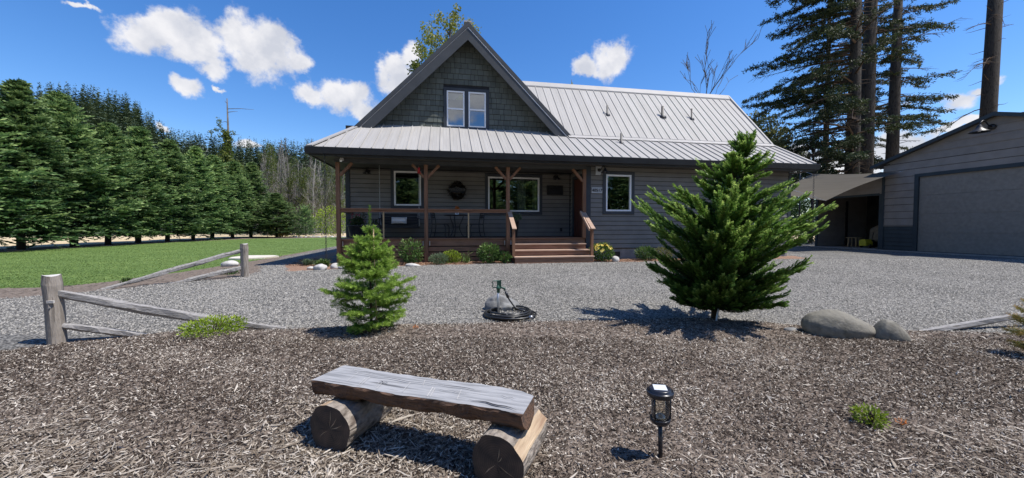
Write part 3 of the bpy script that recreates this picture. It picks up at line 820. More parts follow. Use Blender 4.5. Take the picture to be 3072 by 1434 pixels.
# gable roof slabs
GF, GB = 12.88, 19.4
mb = MB()
for sx, ex in ((-1, -2.93), (1, 4.41)):
    ez = AZ - abs(ex - AX)
    mb.add([(AX, GF, AZ), (ex, GF, ez), (ex, GB, ez), (AX, GB, AZ), (AX, GF, AZ - .075), (ex, GF, ez - .075), (ex, GB, ez - .075), (AX, GB, AZ - .075)],
           [(0, 1, 2, 3), (7, 6, 5, 4), (0, 4, 5, 1), (1, 5, 6, 2), (3, 2, 6, 7)])
gr = part('gable_roof', mb, M['rooftrim'], house)
for sx, ex in ((-1, -2.93), (1, 4.41)):       # metal edge on top, dark fascia below it, pale drip line between
    ez = AZ - abs(ex - AX); dn = Vector((sx * .7071, 0, -.7071)); nn = Vector((sx * -.7071 * -1, 0, .7071))
    A = Vector((AX, 0, AZ)); B = Vector((ex, 0, ez)); n_ = Vector((sx, 0, 1)).normalized()
    def bandp(o0, o1, y0, y1, mat, nm, par):
        a0, a1 = A + Vector((0, 0, o0 * 1.414)), A + Vector((0, 0, o1 * 1.414))
        b0, b1 = B + n_ * o0, B + n_ * o1
        b0 = B + n_ * o0; b1 = B + n_ * o1
        mb = MB(); mb.prism([(a0.x, a0.z), (b0.x, b0.z), (b1.x, b1.z), (a1.x, a1.z)], y0, y1)
        return part(nm, mb, mat, par)
    bandp(-.055, .065, GF - .05, GF - .002, M['fascia'], 'rake_trim', gr)
    bandp(-.085, -.062, GF - .035, GF - .004, M['white'] if sx > 0 else M['rooftrim'], 'drip_edge', gr)  # right side white: sunlight painted into the drip edge colour
    bandp(-.36, -.092, GF - .03, GF + .015, M['fascia'], 'rake_board', gr)
    mb = MB(); q = .30 * .7071
    mb.prism([((A.x), A.z - .12), (B.x, B.z - .12), (B.x, B.z - .145), (A.x, A.z - .145)], GF + .016, 13.29)
    part('soffit', mb, M['soffit'], gr)
mb = MB(); mb.bar((AX, GF - .05, AZ + .09), (AX, GB, AZ + .09), .26, .05); part('ridge_cap', mb, M['rooftrim'], gr)
# eaves: fascia, gutter, soffit, porch ceiling, beam
mb = MB()
mb.prism([(10.97, 3.30), (10.97, 3.28), (11.0, 3.12), (11.09, 3.10), (11.09, 3.30)], -3.78, 12.98, 0, 'x')
mb.prism([(-3.84, 3.29), (-3.84, 3.27), (-3.81, 3.12), (-3.73, 3.10), (-3.73, 3.29)], 11.10, 19.3, 0, 'y')
part('gutter', mb, M['gutter'], house)
mb = MB(); mb.box(-3.725, 12.95, 11.094, 11.12, 3.07, 3.29); mb.box(-3.72, -3.69, 11.125, 19.3, 3.07, 3.28)
part('fascia', mb, M['gutter'], house)
mb = MB(); mb.box(-3.69, 12.5, 11.125, 11.66, 3.10, 3.115); mb.box(-3.69, 4.59, 11.661, 13.29, 3.10, 3.115); mb.box(-3.69, -3.34, 13.295, 19.3, 3.10, 3.115)
part('soffit', mb, M['soffit'], house)
mb = MB(); mb.box(-3.22, 4.56, 11.62, 11.77, 2.99, 3.095); part('beam', mb, M['fascia'], house)

# roof pipes
for (x, yy, hgt_, r) in ((6.33, 13.95, .30, .035), (8.76, 14.0, .36, .05), (10.07, 13.97, .36, .035), (6.19, 12.45, .30, .035)):
    zb = (zm(yy) if yy > 12.9 else zl(yy))
    mb = MB(); mb.lathe([(0, hgt_), (r, hgt_), (r, 0), (r * 1.9, -.02), (r * 3.0, -.07), (r * 3.2, -.14)], (x, yy, zb + .05), 14)
    part('vent_pipe', mb, M['blackmetal'], mr_ if yy > 12.9 else lr, True)

# porch ------------------------------------------------------------
deck = part('deck', MB().box(-3.17, 4.565, 11.76, 13.26, -.05, DZ - .033), M['wrap'], house)  # dark core shows as painted shade between the skirt boards
for k in range(11):
    y0 = 11.66 + k * .1455
    part('deck_board', MB().box(-3.22, 4.56, y0, y0 + .139, DZ - .03, DZ), M['cedar'], deck)
for (z0, z1, yy) in ((DZ - .235, DZ - .034, 11.70), (.335, .475, 11.715), (.165, .305, 11.715), (.0, .135, 11.715)):
    part('skirt_board', MB().box(-3.19, 4.56, yy, yy + .035, z0, z1), M['cedar'], deck)
for (z0, z1, xx) in ((DZ - .235, DZ - .034, -3.225), (.335, .475, -3.21), (.165, .305, -3.21), (.0, .135, -3.21)):
    part('skirt_board', MB().box(xx, xx + .03, 11.76, 13.3, z0, z1), M['cedar'], deck)
POST = [-3.12, -.60, 1.94, 4.49]
for i, x in enumerate(POST):
    p = part('post', MB().box(x - .055, x + .055, 11.585, 11.695, -.1 if i < 3 else DZ, 2.985), M['cedarv'], house, bevel=.006)
    for s in (-1, 1):
        if (i == 0 and s < 0) or (i == 3 and s > 0): continue
        mb = MB(); mb.bar((x + s * .056, 11.64, 2.60), (x + s * .40, 11.64, 2.98), .075, .085, up=(0, 1, 0)); part('brace', mb, M['cedarv'], p)
    mb = MB()
    for s in (-1, 1):
        if i < 3 and not (i == 0 and s < 0): mb.box(x + s * .10 - .014, x + s * .10 + .014, 11.66, 11.664, .52, .66)
    if i < 3: part('bracket', mb, M['steel'], p)
rail = None
for a, b, xm in ((POST[0] + .055, POST[1] - .055, -1.85), (POST[1] + .055, POST[2] - .055, .69)):
    r_ = part('railing', MB().box(a, b, 11.56, 11.70, 1.612, 1.65), M['cedar'], house)
    part('under_rail', MB().box(a, b, 11.61, 11.65, 1.535, 1.611), M['cedar'], r_)
    part('baluster', MB().box(xm - .02, xm + .02, 11.61, 11.65, DZ + .001, 1.534), M['plainwood'], r_)
r_ = part('railing', MB().box(-3.18, -3.05, 11.701, 13.26, 1.612, 1.65), M['cedar'], house)
part('under_rail', MB().box(-3.135, -3.095, 11.70, 13.26, 1.535, 1.611), M['cedar'], r_)
# steps
st = part('steps', MB().box(2.06, 2.10, 10.86, 11.66, .0, .165).box(4.40, 4.44, 10.86, 11.66, .0, .165), M['cedar'], house)
for (zt, y0, xa, xb) in ((.565, 11.33, 2.05, 4.46), (.385, 11.03, 2.02, 4.48), (.205, 10.73, 1.99, 4.50)):
    part('tread', MB().box(xa, xb, y0, y0 + .145, zt - .036, zt), M['tread'], st, bevel=.004)
    part('tread', MB().box(xa, xb, y0 + .152, y0 + .31, zt - .036, zt), M['tread'], st, bevel=.004)
    part('riser', MB().box(xa + .02, xb - .02, y0 + .025, y0 + .05, zt - .165, zt - .038), M['cedar'], st)
part('riser', MB().box(2.0, 4.49, 10.755, 10.78, -.02, .035), M['cedar'], st)
for x, side in ((1.99, -1), (4.47, 1)):
    hp = part('handrail', MB().bar((x, 11.66, 1.60), (x + .01, 10.80, 1.03), .135, .036), M['tread'], house, bevel=.004)
    part('newel_post', MB().box(x - .04, x + .04, 10.86, 10.94, .205 if side < 0 else .0, 1.03), M['cedarv'], hp)
    part('under_rail', MB().bar((x, 11.62, 1.54), (x + .01, 10.94, 1.075), .038, .085), M['cedar'], hp)
part('handrail', MB().bar((4.36, 11.62, 1.585), (4.36, 10.82, 1.01), .038, .085), M['tread'], house)

# door in the return wall, trim
d_ = part('door', MB().box(4.615, 4.66, 12.06, 12.92, DZ + .01, 2.79), M['door'], house)
for (a, b, c, d) in ((12.15, 12.45, .95, 1.6), (12.53, 12.83, .95, 1.6), (12.15, 12.83, 1.75, 2.6)):
    part('door_panel', MB().box(4.605, 4.614, a, b, c, d), M['door'], d_)
mb = MB(); mb.tube([(4.61, 12.14, 1.7), (4.56, 12.14, 1.7), (4.55, 12.20, 1.7), (4.55, 12.26, 1.7)], .012, 8); part('handle', mb, M['blackmetal'], d_, True)
mb = MB(); mb.box(4.568, 4.599, 11.95, 12.049, DZ, 2.90); mb.box(4.568, 4.599, 12.931, 13.03, DZ, 2.90); mb.box(4.568, 4.599, 12.05, 12.93, 2.801, 2.90)
part('door_trim', mb, M['trim'], house)
part('outlet_box', MB().box(4.18, 4.26, 13.24, 13.277, .93, 1.05), M['blackmetal'], house)
mb = MB(); mb.box(-3.02, -2.94, 11.5, 11.6, 3.03, 3.10); mb.bar((-2.98, 11.5, 3.05), (-2.98, 11.42, 3.0), .06, .06)
props(part('security_camera', mb, M['white'], None), 'small white camera under the porch soffit beside the corner post', 'camera')

# house number
mb = MB(); mb.box(4.765, 5.135, 11.655, 11.678, 2.215, 2.41)
hn = empty('house_number', (4.95, 11.67, 2.21), 'pale house number plate reading 40517 beside the wing window', 'number plate')
part('plate', mb, M['plate'], hn)
def text_mesh(txt, size, ext, mat, bold=.0):
    cu = bpy.data.curves.new(txt, 'FONT'); cu.body = txt; cu.size = size; cu.extrude = ext; cu.offset = bold; cu.align_x = 'CENTER'; cu.space_character = 1.04
    to = bpy.data.objects.new('tmp', cu); COL.objects.link(to)
    dg = bpy.context.evaluated_depsgraph_get(); me = bpy.data.meshes.new_from_object(to.evaluated_get(dg)); me.name = 'digits'
    bpy.data.objects.remove(to); me.materials.clear(); me.materials.append(mat); return me
put('digits', text_mesh('40517', .138, .004, M['blackmetal'], .0032), hn, (0, -.02, .057), (R(90), 0, 0))

# ------------------------------------------------------------------ the barn
BXF = 19.9
barn = empty('barn', (BXF, 10.3, 0), 'brownish grey steel workshop with a big overhead door and open lean-to', 'barn')
DO = (8.0, 12.56, .06, 3.22)
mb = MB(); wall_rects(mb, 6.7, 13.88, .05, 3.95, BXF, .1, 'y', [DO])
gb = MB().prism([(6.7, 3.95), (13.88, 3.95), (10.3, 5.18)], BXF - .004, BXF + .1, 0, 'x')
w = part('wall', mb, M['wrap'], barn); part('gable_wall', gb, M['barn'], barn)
bb = unit_board('siding_panel', M['barn']); wbm = unit_board('wainscot_panel', M['wainscot'])
dg_ = (7.86, 12.70, 0, 3.30)
lap_wall(w, bb, 'siding_panel', 6.7, 13.88, 1.16, 3.90, .304, BXF, 'y', [dg_], thick=.03, base=(0, 0, 0))
lap_wall(w, bb, 'siding_panel', 6.7, 13.88, 3.90, 5.2, .304, BXF, 'y', [], clip=lambda z, zt: (10.3 - (5.20 - (z + zt) / 2) / .345, 10.3 + (5.20 - (z + zt) / 2) / .345), thick=.03)
lap_wall(w, wbm, 'wainscot_panel', 6.7, 13.80, .06, 1.12, .178, BXF, 'y', [dg_], thick=.03)
part('water_table', MB().box(BXF - .045, BXF, 12.70, 13.80, 1.12, 1.16), M['barn'], w)
mb = MB(); mb.box(BXF + .1, 27, 6.7, 6.8, .05, 3.95); mb.box(BXF + .1, 27, 13.8, 13.88, .05, 3.95); mb.box(27, 27.1, 6.7, 17, .05, 3.9)
part('wall', mb, M['barn'], barn)
# door: four sections
dr = part('garage_door', MB().box(BXF + .075, BXF + .10, 8.0, 12.56, .06, 3.22), M['barndoor'], barn)
for k in range(4):
    z0 = .065 + k * .79
    part('door_section', MB().box(BXF + .03, BXF + .074, 8.0, 12.56, z0, z0 + .783), M['barndoor'], dr)
part('door_seal', MB().box(BXF + .025, BXF + .06, 8.0, 12.56, .035, .064), M['blackplastic'], dr)
mb = MB(); mb.box(BXF - .05, BXF - .001, 12.56, 12.70, .05, 3.36); mb.box(BXF - .05, BXF - .001, 7.86, 8.0, .05, 3.36); mb.box(BXF - .05, BXF - .001, 8.0, 12.56, 3.22, 3.36)
mb.box(BXF - .05, BXF - .001, 13.80, 13.90, .05, 3.6)
part('door_trim', mb, M['wainscot'], barn)
# roof
mb = MB()
for s, e in ((-1, 6.35), (1, 14.22)):
    ez = 5.26 - abs(e - 10.3) * .345
    mb.prism([(10.3, 5.26), (e, ez), (e, ez - .09), (10.3, 5.17)], BXF - .25, 27.2, 0, 'x')
br = part('roof', mb, M['fascia'], barn)
mb = MB(); 
for s, e in ((-1, 6.33), (1, 14.24)):
    ez = 5.28 - abs(e - 10.3) * .345
    mb.prism([(10.3, 5.285), (e, ez + .005), (e, ez - .13), (10.3, 5.14)], BXF - .285, BXF - .251, 0, 'x')
part('rake_trim', mb, M['wainscot'], br)
# lean-to
mb = MB(); mb.prism([(13.9, 2.62), (16.98, 2.62), (16.98, 2.86), (13.9, 3.50)], BXF, BXF + .1, 0, 'x')
lt = part('lean_to', mb, M['barn'], barn)
lap_wall(lt, bb, 'siding_panel', 13.9, 16.98, 2.62, 3.4, .304, BXF, 'y', [], clip=lambda z, zt: (13.9, min(16.98, 13.9 + (3.55 - zt) / .208)), thick=.03)
part('roof', MB().prism([(13.88, 3.62), (17.2, 2.93), (17.2, 2.86), (13.88, 3.54)], BXF - .2, 27.1, 0, 'x'), M['fascia'], lt)
mb = MB(); mb.box(BXF - .04, BXF - .001, 13.901, 14.0, .05, 2.62); mb.box(BXF - .04, BXF - .001, 16.88, 17.0, .05, 2.8); mb.box(BXF - .04, BXF - .001, 14.0, 16.88, 2.56, 2.66)
part('opening_trim', mb, M['wainscot'], lt)
sw = part('side_wall', MB().box(BXF + .02, 27, 16.95, 17.05, .05, 2.85), M['barn'], lt)
lap_wall(sw, bb, 'siding_panel', BXF + .1, 21.75, .06, 2.6, .26, 16.95, 'x', [], thick=.03)
part('back_panel', MB().box(23.2, 23.3, 13.9, 16.94, .05, 3.4), M['interior'], lt)
part('door_trim', MB().box(21.76, 21.86, 16.88, 16.949, .05, 2.5), M['blackmetal'], lt)
o = props(part('concrete_apron', MB().box(BXF - .28, 27, 6.6, 17.05, -.05, .045), M['concrete'], None), kind='structure')

# ------------------------------------------------------------------ plant builders
UP = np.array([0, 0, 1.0])
def add_trunk(parent, pts, rad, mat, n=8, name='trunk'):
    mb = MB().tube(pts, rad, n); return part(name, mb, mat, parent, True, world=False)

def conifer_mesh(name, mat, Ht, z0, Rf, nb, seed, sprL=(.35, .6), per=10, leafL=.14, leafW=.05, pairs=5, el0=15, el1=55, curve=.15, prof=None, inner=.25, lean=(0, 0)):
    """feathery crown: branches carry flat sprays of small leaves"""
    r = np.random.default_rng(seed); Lv = Leaves(); sticks = MB()
    for k in range(nb):
        t = (k + r.random()) / nb; t = t ** .9
        z = z0 + (Ht - z0) * t; az = k * 2.39996 + r.normal() * .3
        rad = Rf(t) * r.uniform(.55, 1.3)
        el = R(el0 + (el1 - el0) * t + r.normal() * 6)
        d0 = np.array([math.cos(az) * math.cos(el), math.sin(az) * math.cos(el), math.sin(el)])
        side = np.cross(d0, UP); side /= np.linalg.norm(side)
        Lb = rad / max(.3, math.cos(el))
        org = np.array([lean[0] * t, lean[1] * t, z])
        P = lambda s: org + d0 * (Lb * s) + UP * (curve * Lb * (s * s - s * .6))
        m = max(3, int(per * (rad / Rf(0) * .7 + .3)))
        for s in np.linspace(inner, 1, m):
            p = P(s) + r.normal(size=3) * .03 * Lb
            bd = P(min(1, s + .05)) - P(s - .05); bd /= np.linalg.norm(bd)
            for sg in (-1, 1):
                a = R(r.uniform(25, 55)) * sg * (1 - .6 * (s > .95))
                sd = bd * math.cos(a) + side * math.sin(a) + UP * r.normal() * .22
                sd /= np.linalg.norm(sd)
                SL = r.uniform(*sprL) * (1.15 - .4 * s) * min(1, Lb + .25)
                nn = np.cross(sd, UP); nn /= max(1e-6, np.linalg.norm(nn))
                q = np.linspace(.1, 1, pairs)
                base = p + np.outer(q * SL, sd) + np.outer(-.12 * SL * q ** 2, UP)
                so = r.normal() * .17  # tone offset per spray paints in highlights and dark shade
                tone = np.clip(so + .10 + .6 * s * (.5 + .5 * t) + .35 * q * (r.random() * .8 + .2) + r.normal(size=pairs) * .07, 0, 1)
                for g2 in (-1, 1):
                    ld = sd[None, :] + nn[None, :] * g2 * (.85 - .35 * q[:, None]) + r.normal(size=(pairs, 3)) * .16
                    sdv = np.cross(ld, UP) * .8 + r.normal(size=(pairs, 3)) * .7
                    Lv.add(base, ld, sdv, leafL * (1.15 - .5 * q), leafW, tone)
    return Lv.mesh(name, mat)

def hero_fronds(name, mat, seed, Ht, nb, Rfun, z0, lean):
    """young leyland cypress: arching plumes, each a flat feather of thin sprigs"""
    r = np.random.default_rng(seed); Lv = Leaves(); st = MB()
    for k in range(nb):
        t = ((k + r.random() * .9) / nb); t = t ** 2.3
        z = z0 + (Ht * .93 - z0) * t
        az = k * 2.39996 + r.normal() * .3
        org = np.array([lean * t * t, 0, z])
        rad = Rfun(t, az) * r.choice([1.0, .82, .62, .45], p=[.38, .28, .2, .14]) * r.uniform(.88, 1.06)
        el = R(float(np.interp(t, [0, .2, .45, .7, .88, 1], [16, 22, 20, 12, 26, 60])) + r.normal() * 6)
        d0 = np.array([math.cos(az) * math.cos(el), math.sin(az) * math.cos(el), math.sin(el)])
        Lb = rad / max(.5, math.cos(el))
        cv = r.uniform(.06, .24)
        side = np.cross(d0, UP); side /= np.linalg.norm(side)
        sway = r.normal() * .10
        P = lambda s: org + d0 * (Lb * s) + UP * (cv * Lb * (s * s - s * .15)) + side * (sway * Lb * s * s)
        st.tube([P(s) for s in (0, .3, .6, .95)], [.008, .006, .004, .002], 4)
        m = int(8 + 30 * min(1.1, Lb))
        for i in range(m):
            s = .16 + .84 * i / (m - 1)
            p = P(s); bd = P(s + .03) - P(s - .03); bd /= np.linalg.norm(bd)
            sg = 1 if i % 2 else -1
            a = R(r.uniform(20, 50)) * sg * (1.05 - .75 * s)
            tw = r.normal() * .45
            sd = bd * math.cos(a) + side * math.sin(a) + UP * (abs(math.sin(a)) * .15 + tw * .35)
            sd /= np.linalg.norm(sd)
            SL = r.uniform(.10, .30) * (1.2 - .75 * s) * (.55 + .45 * min(1, Lb))
            n2 = 12; q = np.linspace(.0, 1, n2)
            sdn = np.cross(sd, UP + side * tw); sdn /= np.linalg.norm(sdn)
            base = p + np.outer(q * SL, sd) + np.outer(.16 * SL * q ** 2, UP)
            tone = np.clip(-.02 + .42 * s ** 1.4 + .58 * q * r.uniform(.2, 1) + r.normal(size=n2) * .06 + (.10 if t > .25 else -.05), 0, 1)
            for g2 in (-1, 1):
                ld = sd[None, :] + sdn[None, :] * g2 * (.70 - .4 * q[:, None]) + r.normal(size=(n2, 3)) * .14
                sv = np.cross(ld, UP) * .8 + r.normal(size=(n2, 3)) * .8
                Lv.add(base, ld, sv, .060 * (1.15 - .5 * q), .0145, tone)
    return Lv.mesh(name, mat), st

def needle_tree(name, mat, seed, Ht, whorls, R0, z0=.12, nl=.03, nw=.0028, dens=1.0, lean=0.0, lead=.30):
    """young Douglas fir: branchlets thick with needles all round"""
    r = np.random.default_rng(seed); Lv = Leaves(); st = MB()
    tw = []      # twig (p, q, tone)
    for wi in range(whorls):
        t = wi / (whorls - 1); z = z0 + (Ht - lead - z0) * (t ** .9)
        nb = 7 if t < .7 else 5
        for b in range(nb):
            az = b * 2 * math.pi / nb + wi * 1.1 + r.normal() * .25
            rad = R0 * (.62 + 1.5 * t if t < .25 else (1.02 - .93 * ((t - .25) / .75) ** 1.05)) * r.uniform(.72, 1.12) + .06
            el = R(-4 + 46 * t + r.normal() * 7)
            d0 = np.array([math.cos(az) * math.cos(el), math.sin(az) * math.cos(el), math.sin(el)])
            org = np.array([lean * t, 0, z + r.normal() * .012]); side = np.cross(d0, UP); side /= np.linalg.norm(side)
            Lb = rad; P = lambda s: org + d0 * Lb * s + UP * (.22 * Lb * (s * s - .5 * s))
            st.tube([P(0), P(.5), P(1)], [.006, .004, .0015], 4)
            tw.append((P(.12), P(.55), .15)); tw.append((P(.5), P(1.0), .6))
            m = int(4 + 11 * Lb / R0 * .8)
            for i in range(m):
                s = .22 + .7 * i / m; sg = 1 if i % 2 else -1
                a = R(r.uniform(38, 58)) * sg
                bd = d0 + UP * .22 * (2 * s - .5)
                sd = bd * math.cos(a) + side * math.sin(a) + UP * r.normal() * .18; sd /= np.linalg.norm(sd)
                SL = (.34 * Lb * (1.1 - s) + .05) * r.uniform(.8, 1.2)
                tw.append((P(s), P(s) + sd * SL, .35 + .5 * s))
                if SL > .09:
                    for s3 in (.4, .7):
                        pp = P(s) + sd * SL * s3; d3 = sd + side * r.choice([-1, 1]) * .8 + r.normal(size=3) * .15; d3 /= np.linalg.norm(d3)
                        tw.append((pp, pp + d3 * SL * .42, .5 + .4 * s))
    for k in range(4): tw.append((np.array([lean * .98, 0, Ht - lead - .05 + k * .09]), np.array([lean, 0, Ht - lead + .08 + k * .09]), .2))
    st.tube([(0, 0, -.05), (lean * .5, 0, Ht * .5), (lean, 0, Ht)], [.016, .010, .003], 6)
    for p, q, tone in tw:
        p = np.array(p); q = np.array(q); ln = np.linalg.norm(q - p); n = max(6, int(ln * 560 * dens))
        s = r.random(n); d = (q - p) / ln; v = r.normal(size=(n, 3)); v -= np.outer(v @ d, d); v = nrm(v)
        v[:, 2] += .25
        nd = v * .9 + d * .75
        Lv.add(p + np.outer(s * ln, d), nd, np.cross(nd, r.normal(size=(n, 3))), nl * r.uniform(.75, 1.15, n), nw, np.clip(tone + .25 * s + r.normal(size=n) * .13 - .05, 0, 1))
    return Lv.mesh(name, mat), st

def limbs(st, r, p, d, L_, rad, depth, tips, spread=.55, up=.25, nsub=3, minr=.004, sides=4, taper=.62, wav=.10):
    pts = [p]; q = np.array(p, float); dd = np.array(d, float); n = 4
    for i in range(n):
        dd = dd + r.normal(size=3) * wav + UP * up * .12; dd /= np.linalg.norm(dd); q = q + dd * L_ / n; pts.append(q.copy())
    rr = [max(minr, rad * (1 - (1 - taper) * i / n)) for i in range(n + 1)]
    st.tube(pts, rr, sides, cap=False)
    tips.append((pts[-1], dd, depth))
    if depth <= 0: return
    for k in range(nsub):
        i = r.integers(1, n + 1) if k else n
        a = r.normal(size=3); a -= dd * (a @ dd); a /= np.linalg.norm(a)
        nd = dd + a * spread * r.uniform(.7, 1.3) + UP * up; nd /= np.linalg.norm(nd)
        limbs(st, r, pts[i], nd, L_ * r.uniform(.55, .78), rr[i] * .68, depth - 1, tips, spread, up, nsub, minr, sides, taper, wav)

def leaf_cloud(Lv, r, c, rad, n, l, w, t0=.5, tv=.25):
    v = rvec(r, n) * (r.random((n, 1)) ** .45) * rad
    d = rvec(r, n); d[:, 2] -= .35
    Lv.add(np.array(c) + v, d, rvec(r, n), l * r.uniform(.7, 1.3, n), w * r.uniform(.8, 1.2, n), np.clip(t0 + v[:, 2] / rad * .22 + r.normal(size=n) * tv, 0, 1))

def bush(name, loc, label, cat, mat, rx, rz, n, l, w, seed, group=None, spiky=0.0, flowers=None, stems=True):
    """small garden plant: stems fanning from the base, leaves on them"""
    r = np.random.default_rng(seed)
    root = empty(name, loc, label, cat, group)
    Lv = Leaves()
    if spiky:
        az = r.random(n) * 6.283; el = r.uniform(.5, 1.45, n)
        d = np.stack([np.cos(az) * np.cos(el), np.sin(az) * np.cos(el), np.sin(el)], -1)
        b = np.stack([r.normal(size=n) * rx * .12, r.normal(size=n) * rx * .12, np.zeros(n)], -1)
        L1 = rz * r.uniform(.5, .75, n)
        Lv.add(b, d, np.cross(d, UP), L1, w, r.random(n)); e = b + d * L1[:, None] * .92
        d2 = d.copy(); d2[:, 2] -= spiky; d2 = nrm(d2)
        Lv.add(e - d * .02, d2, np.cross(d2, UP), L1 * .7, w * .8, r.random(n))
    else:
        lob = rvec(r, 9); lob[:, 2] = np.abs(lob[:, 2])
        v = rvec(r, n)
        bump_ = 1 + .16 * np.max(v @ lob.T, axis=1) - .12 + r.normal(size=n) * .07
        rr = (r.random(n) ** .28) * bump_
        P = v * rr[:, None] * np.array([rx, rx, rz * .5]) + np.array([0, 0, rz * .5])
        P[:, 2] = np.maximum(P[:, 2], .01)
        d = nrm(v + rvec(r, n) * .75 + np.array([0, 0, .35]))
        Lv.add(P, d, rvec(r, n), l * r.uniform(.7, 1.3, n), w * r.uniform(.8, 1.2, n), np.clip(.12 + .55 * (rr - .5) + .25 * v[:, 2] + r.normal(size=n) * .16, 0, 1))
    put('leaves', Lv.mesh(name + '_leaves', mat), root)
    if stems:
        st = MB()
        for k in range(9):
            a = r.random() * 6.28; e = r.uniform(.6, 1.4)
            st.tube([(0, 0, -.03), (math.cos(a) * rx * .35 * math.cos(e), math.sin(a) * rx * .35 * math.cos(e), rz * .35), (math.cos(a) * rx * .7 * math.cos(e), math.sin(a) * rx * .7 * math.cos(e), rz * .75)], [.006, .005, .003], 4)
        part('stem', st, M['twig'], root, world=False)
    if flowers:
        fm, fn, fr = flowers; F = Leaves()
        for k in range(fn):
            v = rvec(r, 1)[0]; v[2] = abs(v[2]) * .8 + .25; v /= np.linalg.norm(v); c = v * np.array([rx, rx, rz * .5]) * 1.03 + np.array([0, 0, rz * .5])
            a = np.linspace(0, 6.28, 9)[:-1] + r.random(); t1 = np.cross(v, [0.3, .1, 1]); t1 /= np.linalg.norm(t1); t2 = np.cross(v, t1)
            d = np.outer(np.cos(a), t1) + np.outer(np.sin(a), t2) + v * .25
            F.add(np.tile(c, (8, 1)), d, np.cross(d, v), fr, fr * .75, r.random(8))
        put('flowers', F.mesh(name + '_flowers', fm, .6), root)
    return root

def dup(root, loc, rz=0.0, s=1.0, label=None):
    r = root.copy(); COL.objects.link(r); r.location = loc; r.rotation_euler = (0, 0, rz); r.scale = (s, s, s) if not hasattr(s, '__len__') else s
    if label: r['label'] = label
    for ch in list(root.children):
        c = ch.copy(); COL.objects.link(c); c.parent = r
        for g in ch.children:
            d = g.copy(); COL.objects.link(d); d.parent = c
    return r

# ------------------------------------------------------------------ hedge of leyland cypresses
hm = []
for v in range(4):
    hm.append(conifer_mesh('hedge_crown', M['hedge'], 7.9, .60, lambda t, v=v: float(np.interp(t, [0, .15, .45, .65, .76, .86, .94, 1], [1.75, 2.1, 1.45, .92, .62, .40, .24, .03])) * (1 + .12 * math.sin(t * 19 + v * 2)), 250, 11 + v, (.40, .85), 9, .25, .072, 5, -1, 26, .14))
hedgeY = [(19.2, 1.06), (21.7, 1.0), (24.2, 1.03), (26.5, .93), (29.0, .98), (31.2, .94), (34.1, .95), (36.9, .93), (40.0, .92), (43.5, .98)]
hlab = ['tall dense hedge evergreen cut off by the left edge of the photo', 'tall hedge evergreen with wind-bent tip near the left edge', 'hedge evergreen with the tallest spire, third from the left',
        'hedge evergreen behind the left fence post, fourth from the left', 'hedge evergreen in the middle of the row, fifth from the left', 'hedge evergreen sixth from the left, below the hill slope',
        'hedge evergreen seventh from the left, lower than the hill line', 'hedge evergreen eighth from the left with bare mast behind it', 'hedge evergreen ninth from the left beside the ivy-clad mast',
        'last full-height hedge evergreen, nearest the birch thicket']
rr = random.Random(5)
for i, (y, s) in enumerate(hedgeY):
    x = -20.3 + rr.uniform(-.2, .2)
    t = empty('hedge_tree', (x, y, 0), hlab[i], 'hedge tree', 'evergreens in the hedge row')
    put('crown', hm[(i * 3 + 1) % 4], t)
    add_trunk(t, [(0, 0, -.1), (.02, 0, 4), (0, .03, 8.0)], [.16, .11, .02], M['bark'])
    t.rotation_euler = (0, R(2.5), rr.uniform(0, 6.28)); t.scale = (s * rr.uniform(.92, 1.08), s * rr.uniform(.92, 1.08), s)
t = empty('hedge_tree', (-16.9, 41.0, 0), 'shorter bushy evergreen ending the hedge row', 'hedge tree', 'evergreens in the hedge row')
put('crown', hm[1], t); add_trunk(t, [(0, 0, -.1), (0, 0, 7)], [.14, .02], M['bark']); t.scale = (.95, .95, .56)

# young conifer and bushes at the far end of the lawn
cm = conifer_mesh('young_conifer_crown', M['hedge'], 2.9, .1, lambda t: 1.35 * (1 - t) ** .8 + .05, 70, 31, (.3, .5), 8, .15, .045, 5, 20, 60, .15)
t = empty('young_conifer', (-14.6, 42.3, 0), 'young spreading blue-green conifer at the far end of the lawn', 'conifer')
put('crown', cm, t); add_trunk(t, [(0, 0, -.1), (0, 0, 2.6)], [.05, .01], M['bark'], 6)
bush('shrub', (-17.6, 43.6, 0), 'bright yellow-green shrub behind the far end of the lawn', 'shrub', M['lime'], 1.1, 1.5, 900, .16, .08, 41)
bush('shrub', (-12.6, 44.6, 0), 'lime green leafy thicket right of the young conifer', 'shrub', M['lime'], 2.0, 3.4, 1500, .18, .1, 42)
bush('shrub', (-16.2, 44.9, 0), 'light green leafy undergrowth left of the young conifer', 'shrub', M['bushg'], 1.7, 2.4, 1300, .17, .09, 43)
bush('shrub', (-16.9, 42.3, 0), 'small rust-orange plant beside the end of the hedge', 'plant', M['orange'], .5, .7, 260, .14, .06, 44)

# ------------------------------------------------------------------ bare birch thicket
def bare_mesh(seed, Ht, lean, nsub=46, leaf=0):
    r = np.random.default_rng(seed); st = MB(); tips = []
    pts = []; q = np.array([0, 0, -.2]); d = np.array([lean, r.normal() * .03, 1.0])
    for i in range(9):
        pts.append(q.copy()); d = d + r.normal(size=3) * .035; d /= np.linalg.norm(d); q = q + d * Ht / 8
    rad = [.062 * (1 - i / 9.5) ** .8 + .012 for i in range(9)]
    st.tube(pts, rad, 5, cap=False)
    for k in range(nsub):
        t = r.uniform(.18, .98); i = int(t * 8); p = pts[i] + (pts[min(8, i + 1)] - pts[i]) * (t * 8 - i)
        a = r.random() * 6.28; e = r.uniform(.6, 1.25)
        dd = np.array([math.cos(a) * math.cos(e), math.sin(a) * math.cos(e), math.sin(e)])
        limbs(st, r, p, dd, Ht * .13 * (1.15 - t), .022 * (1.2 - t), 2, tips, .5, .35, 2, .008, 3, .5)
    return st, tips
bare = []
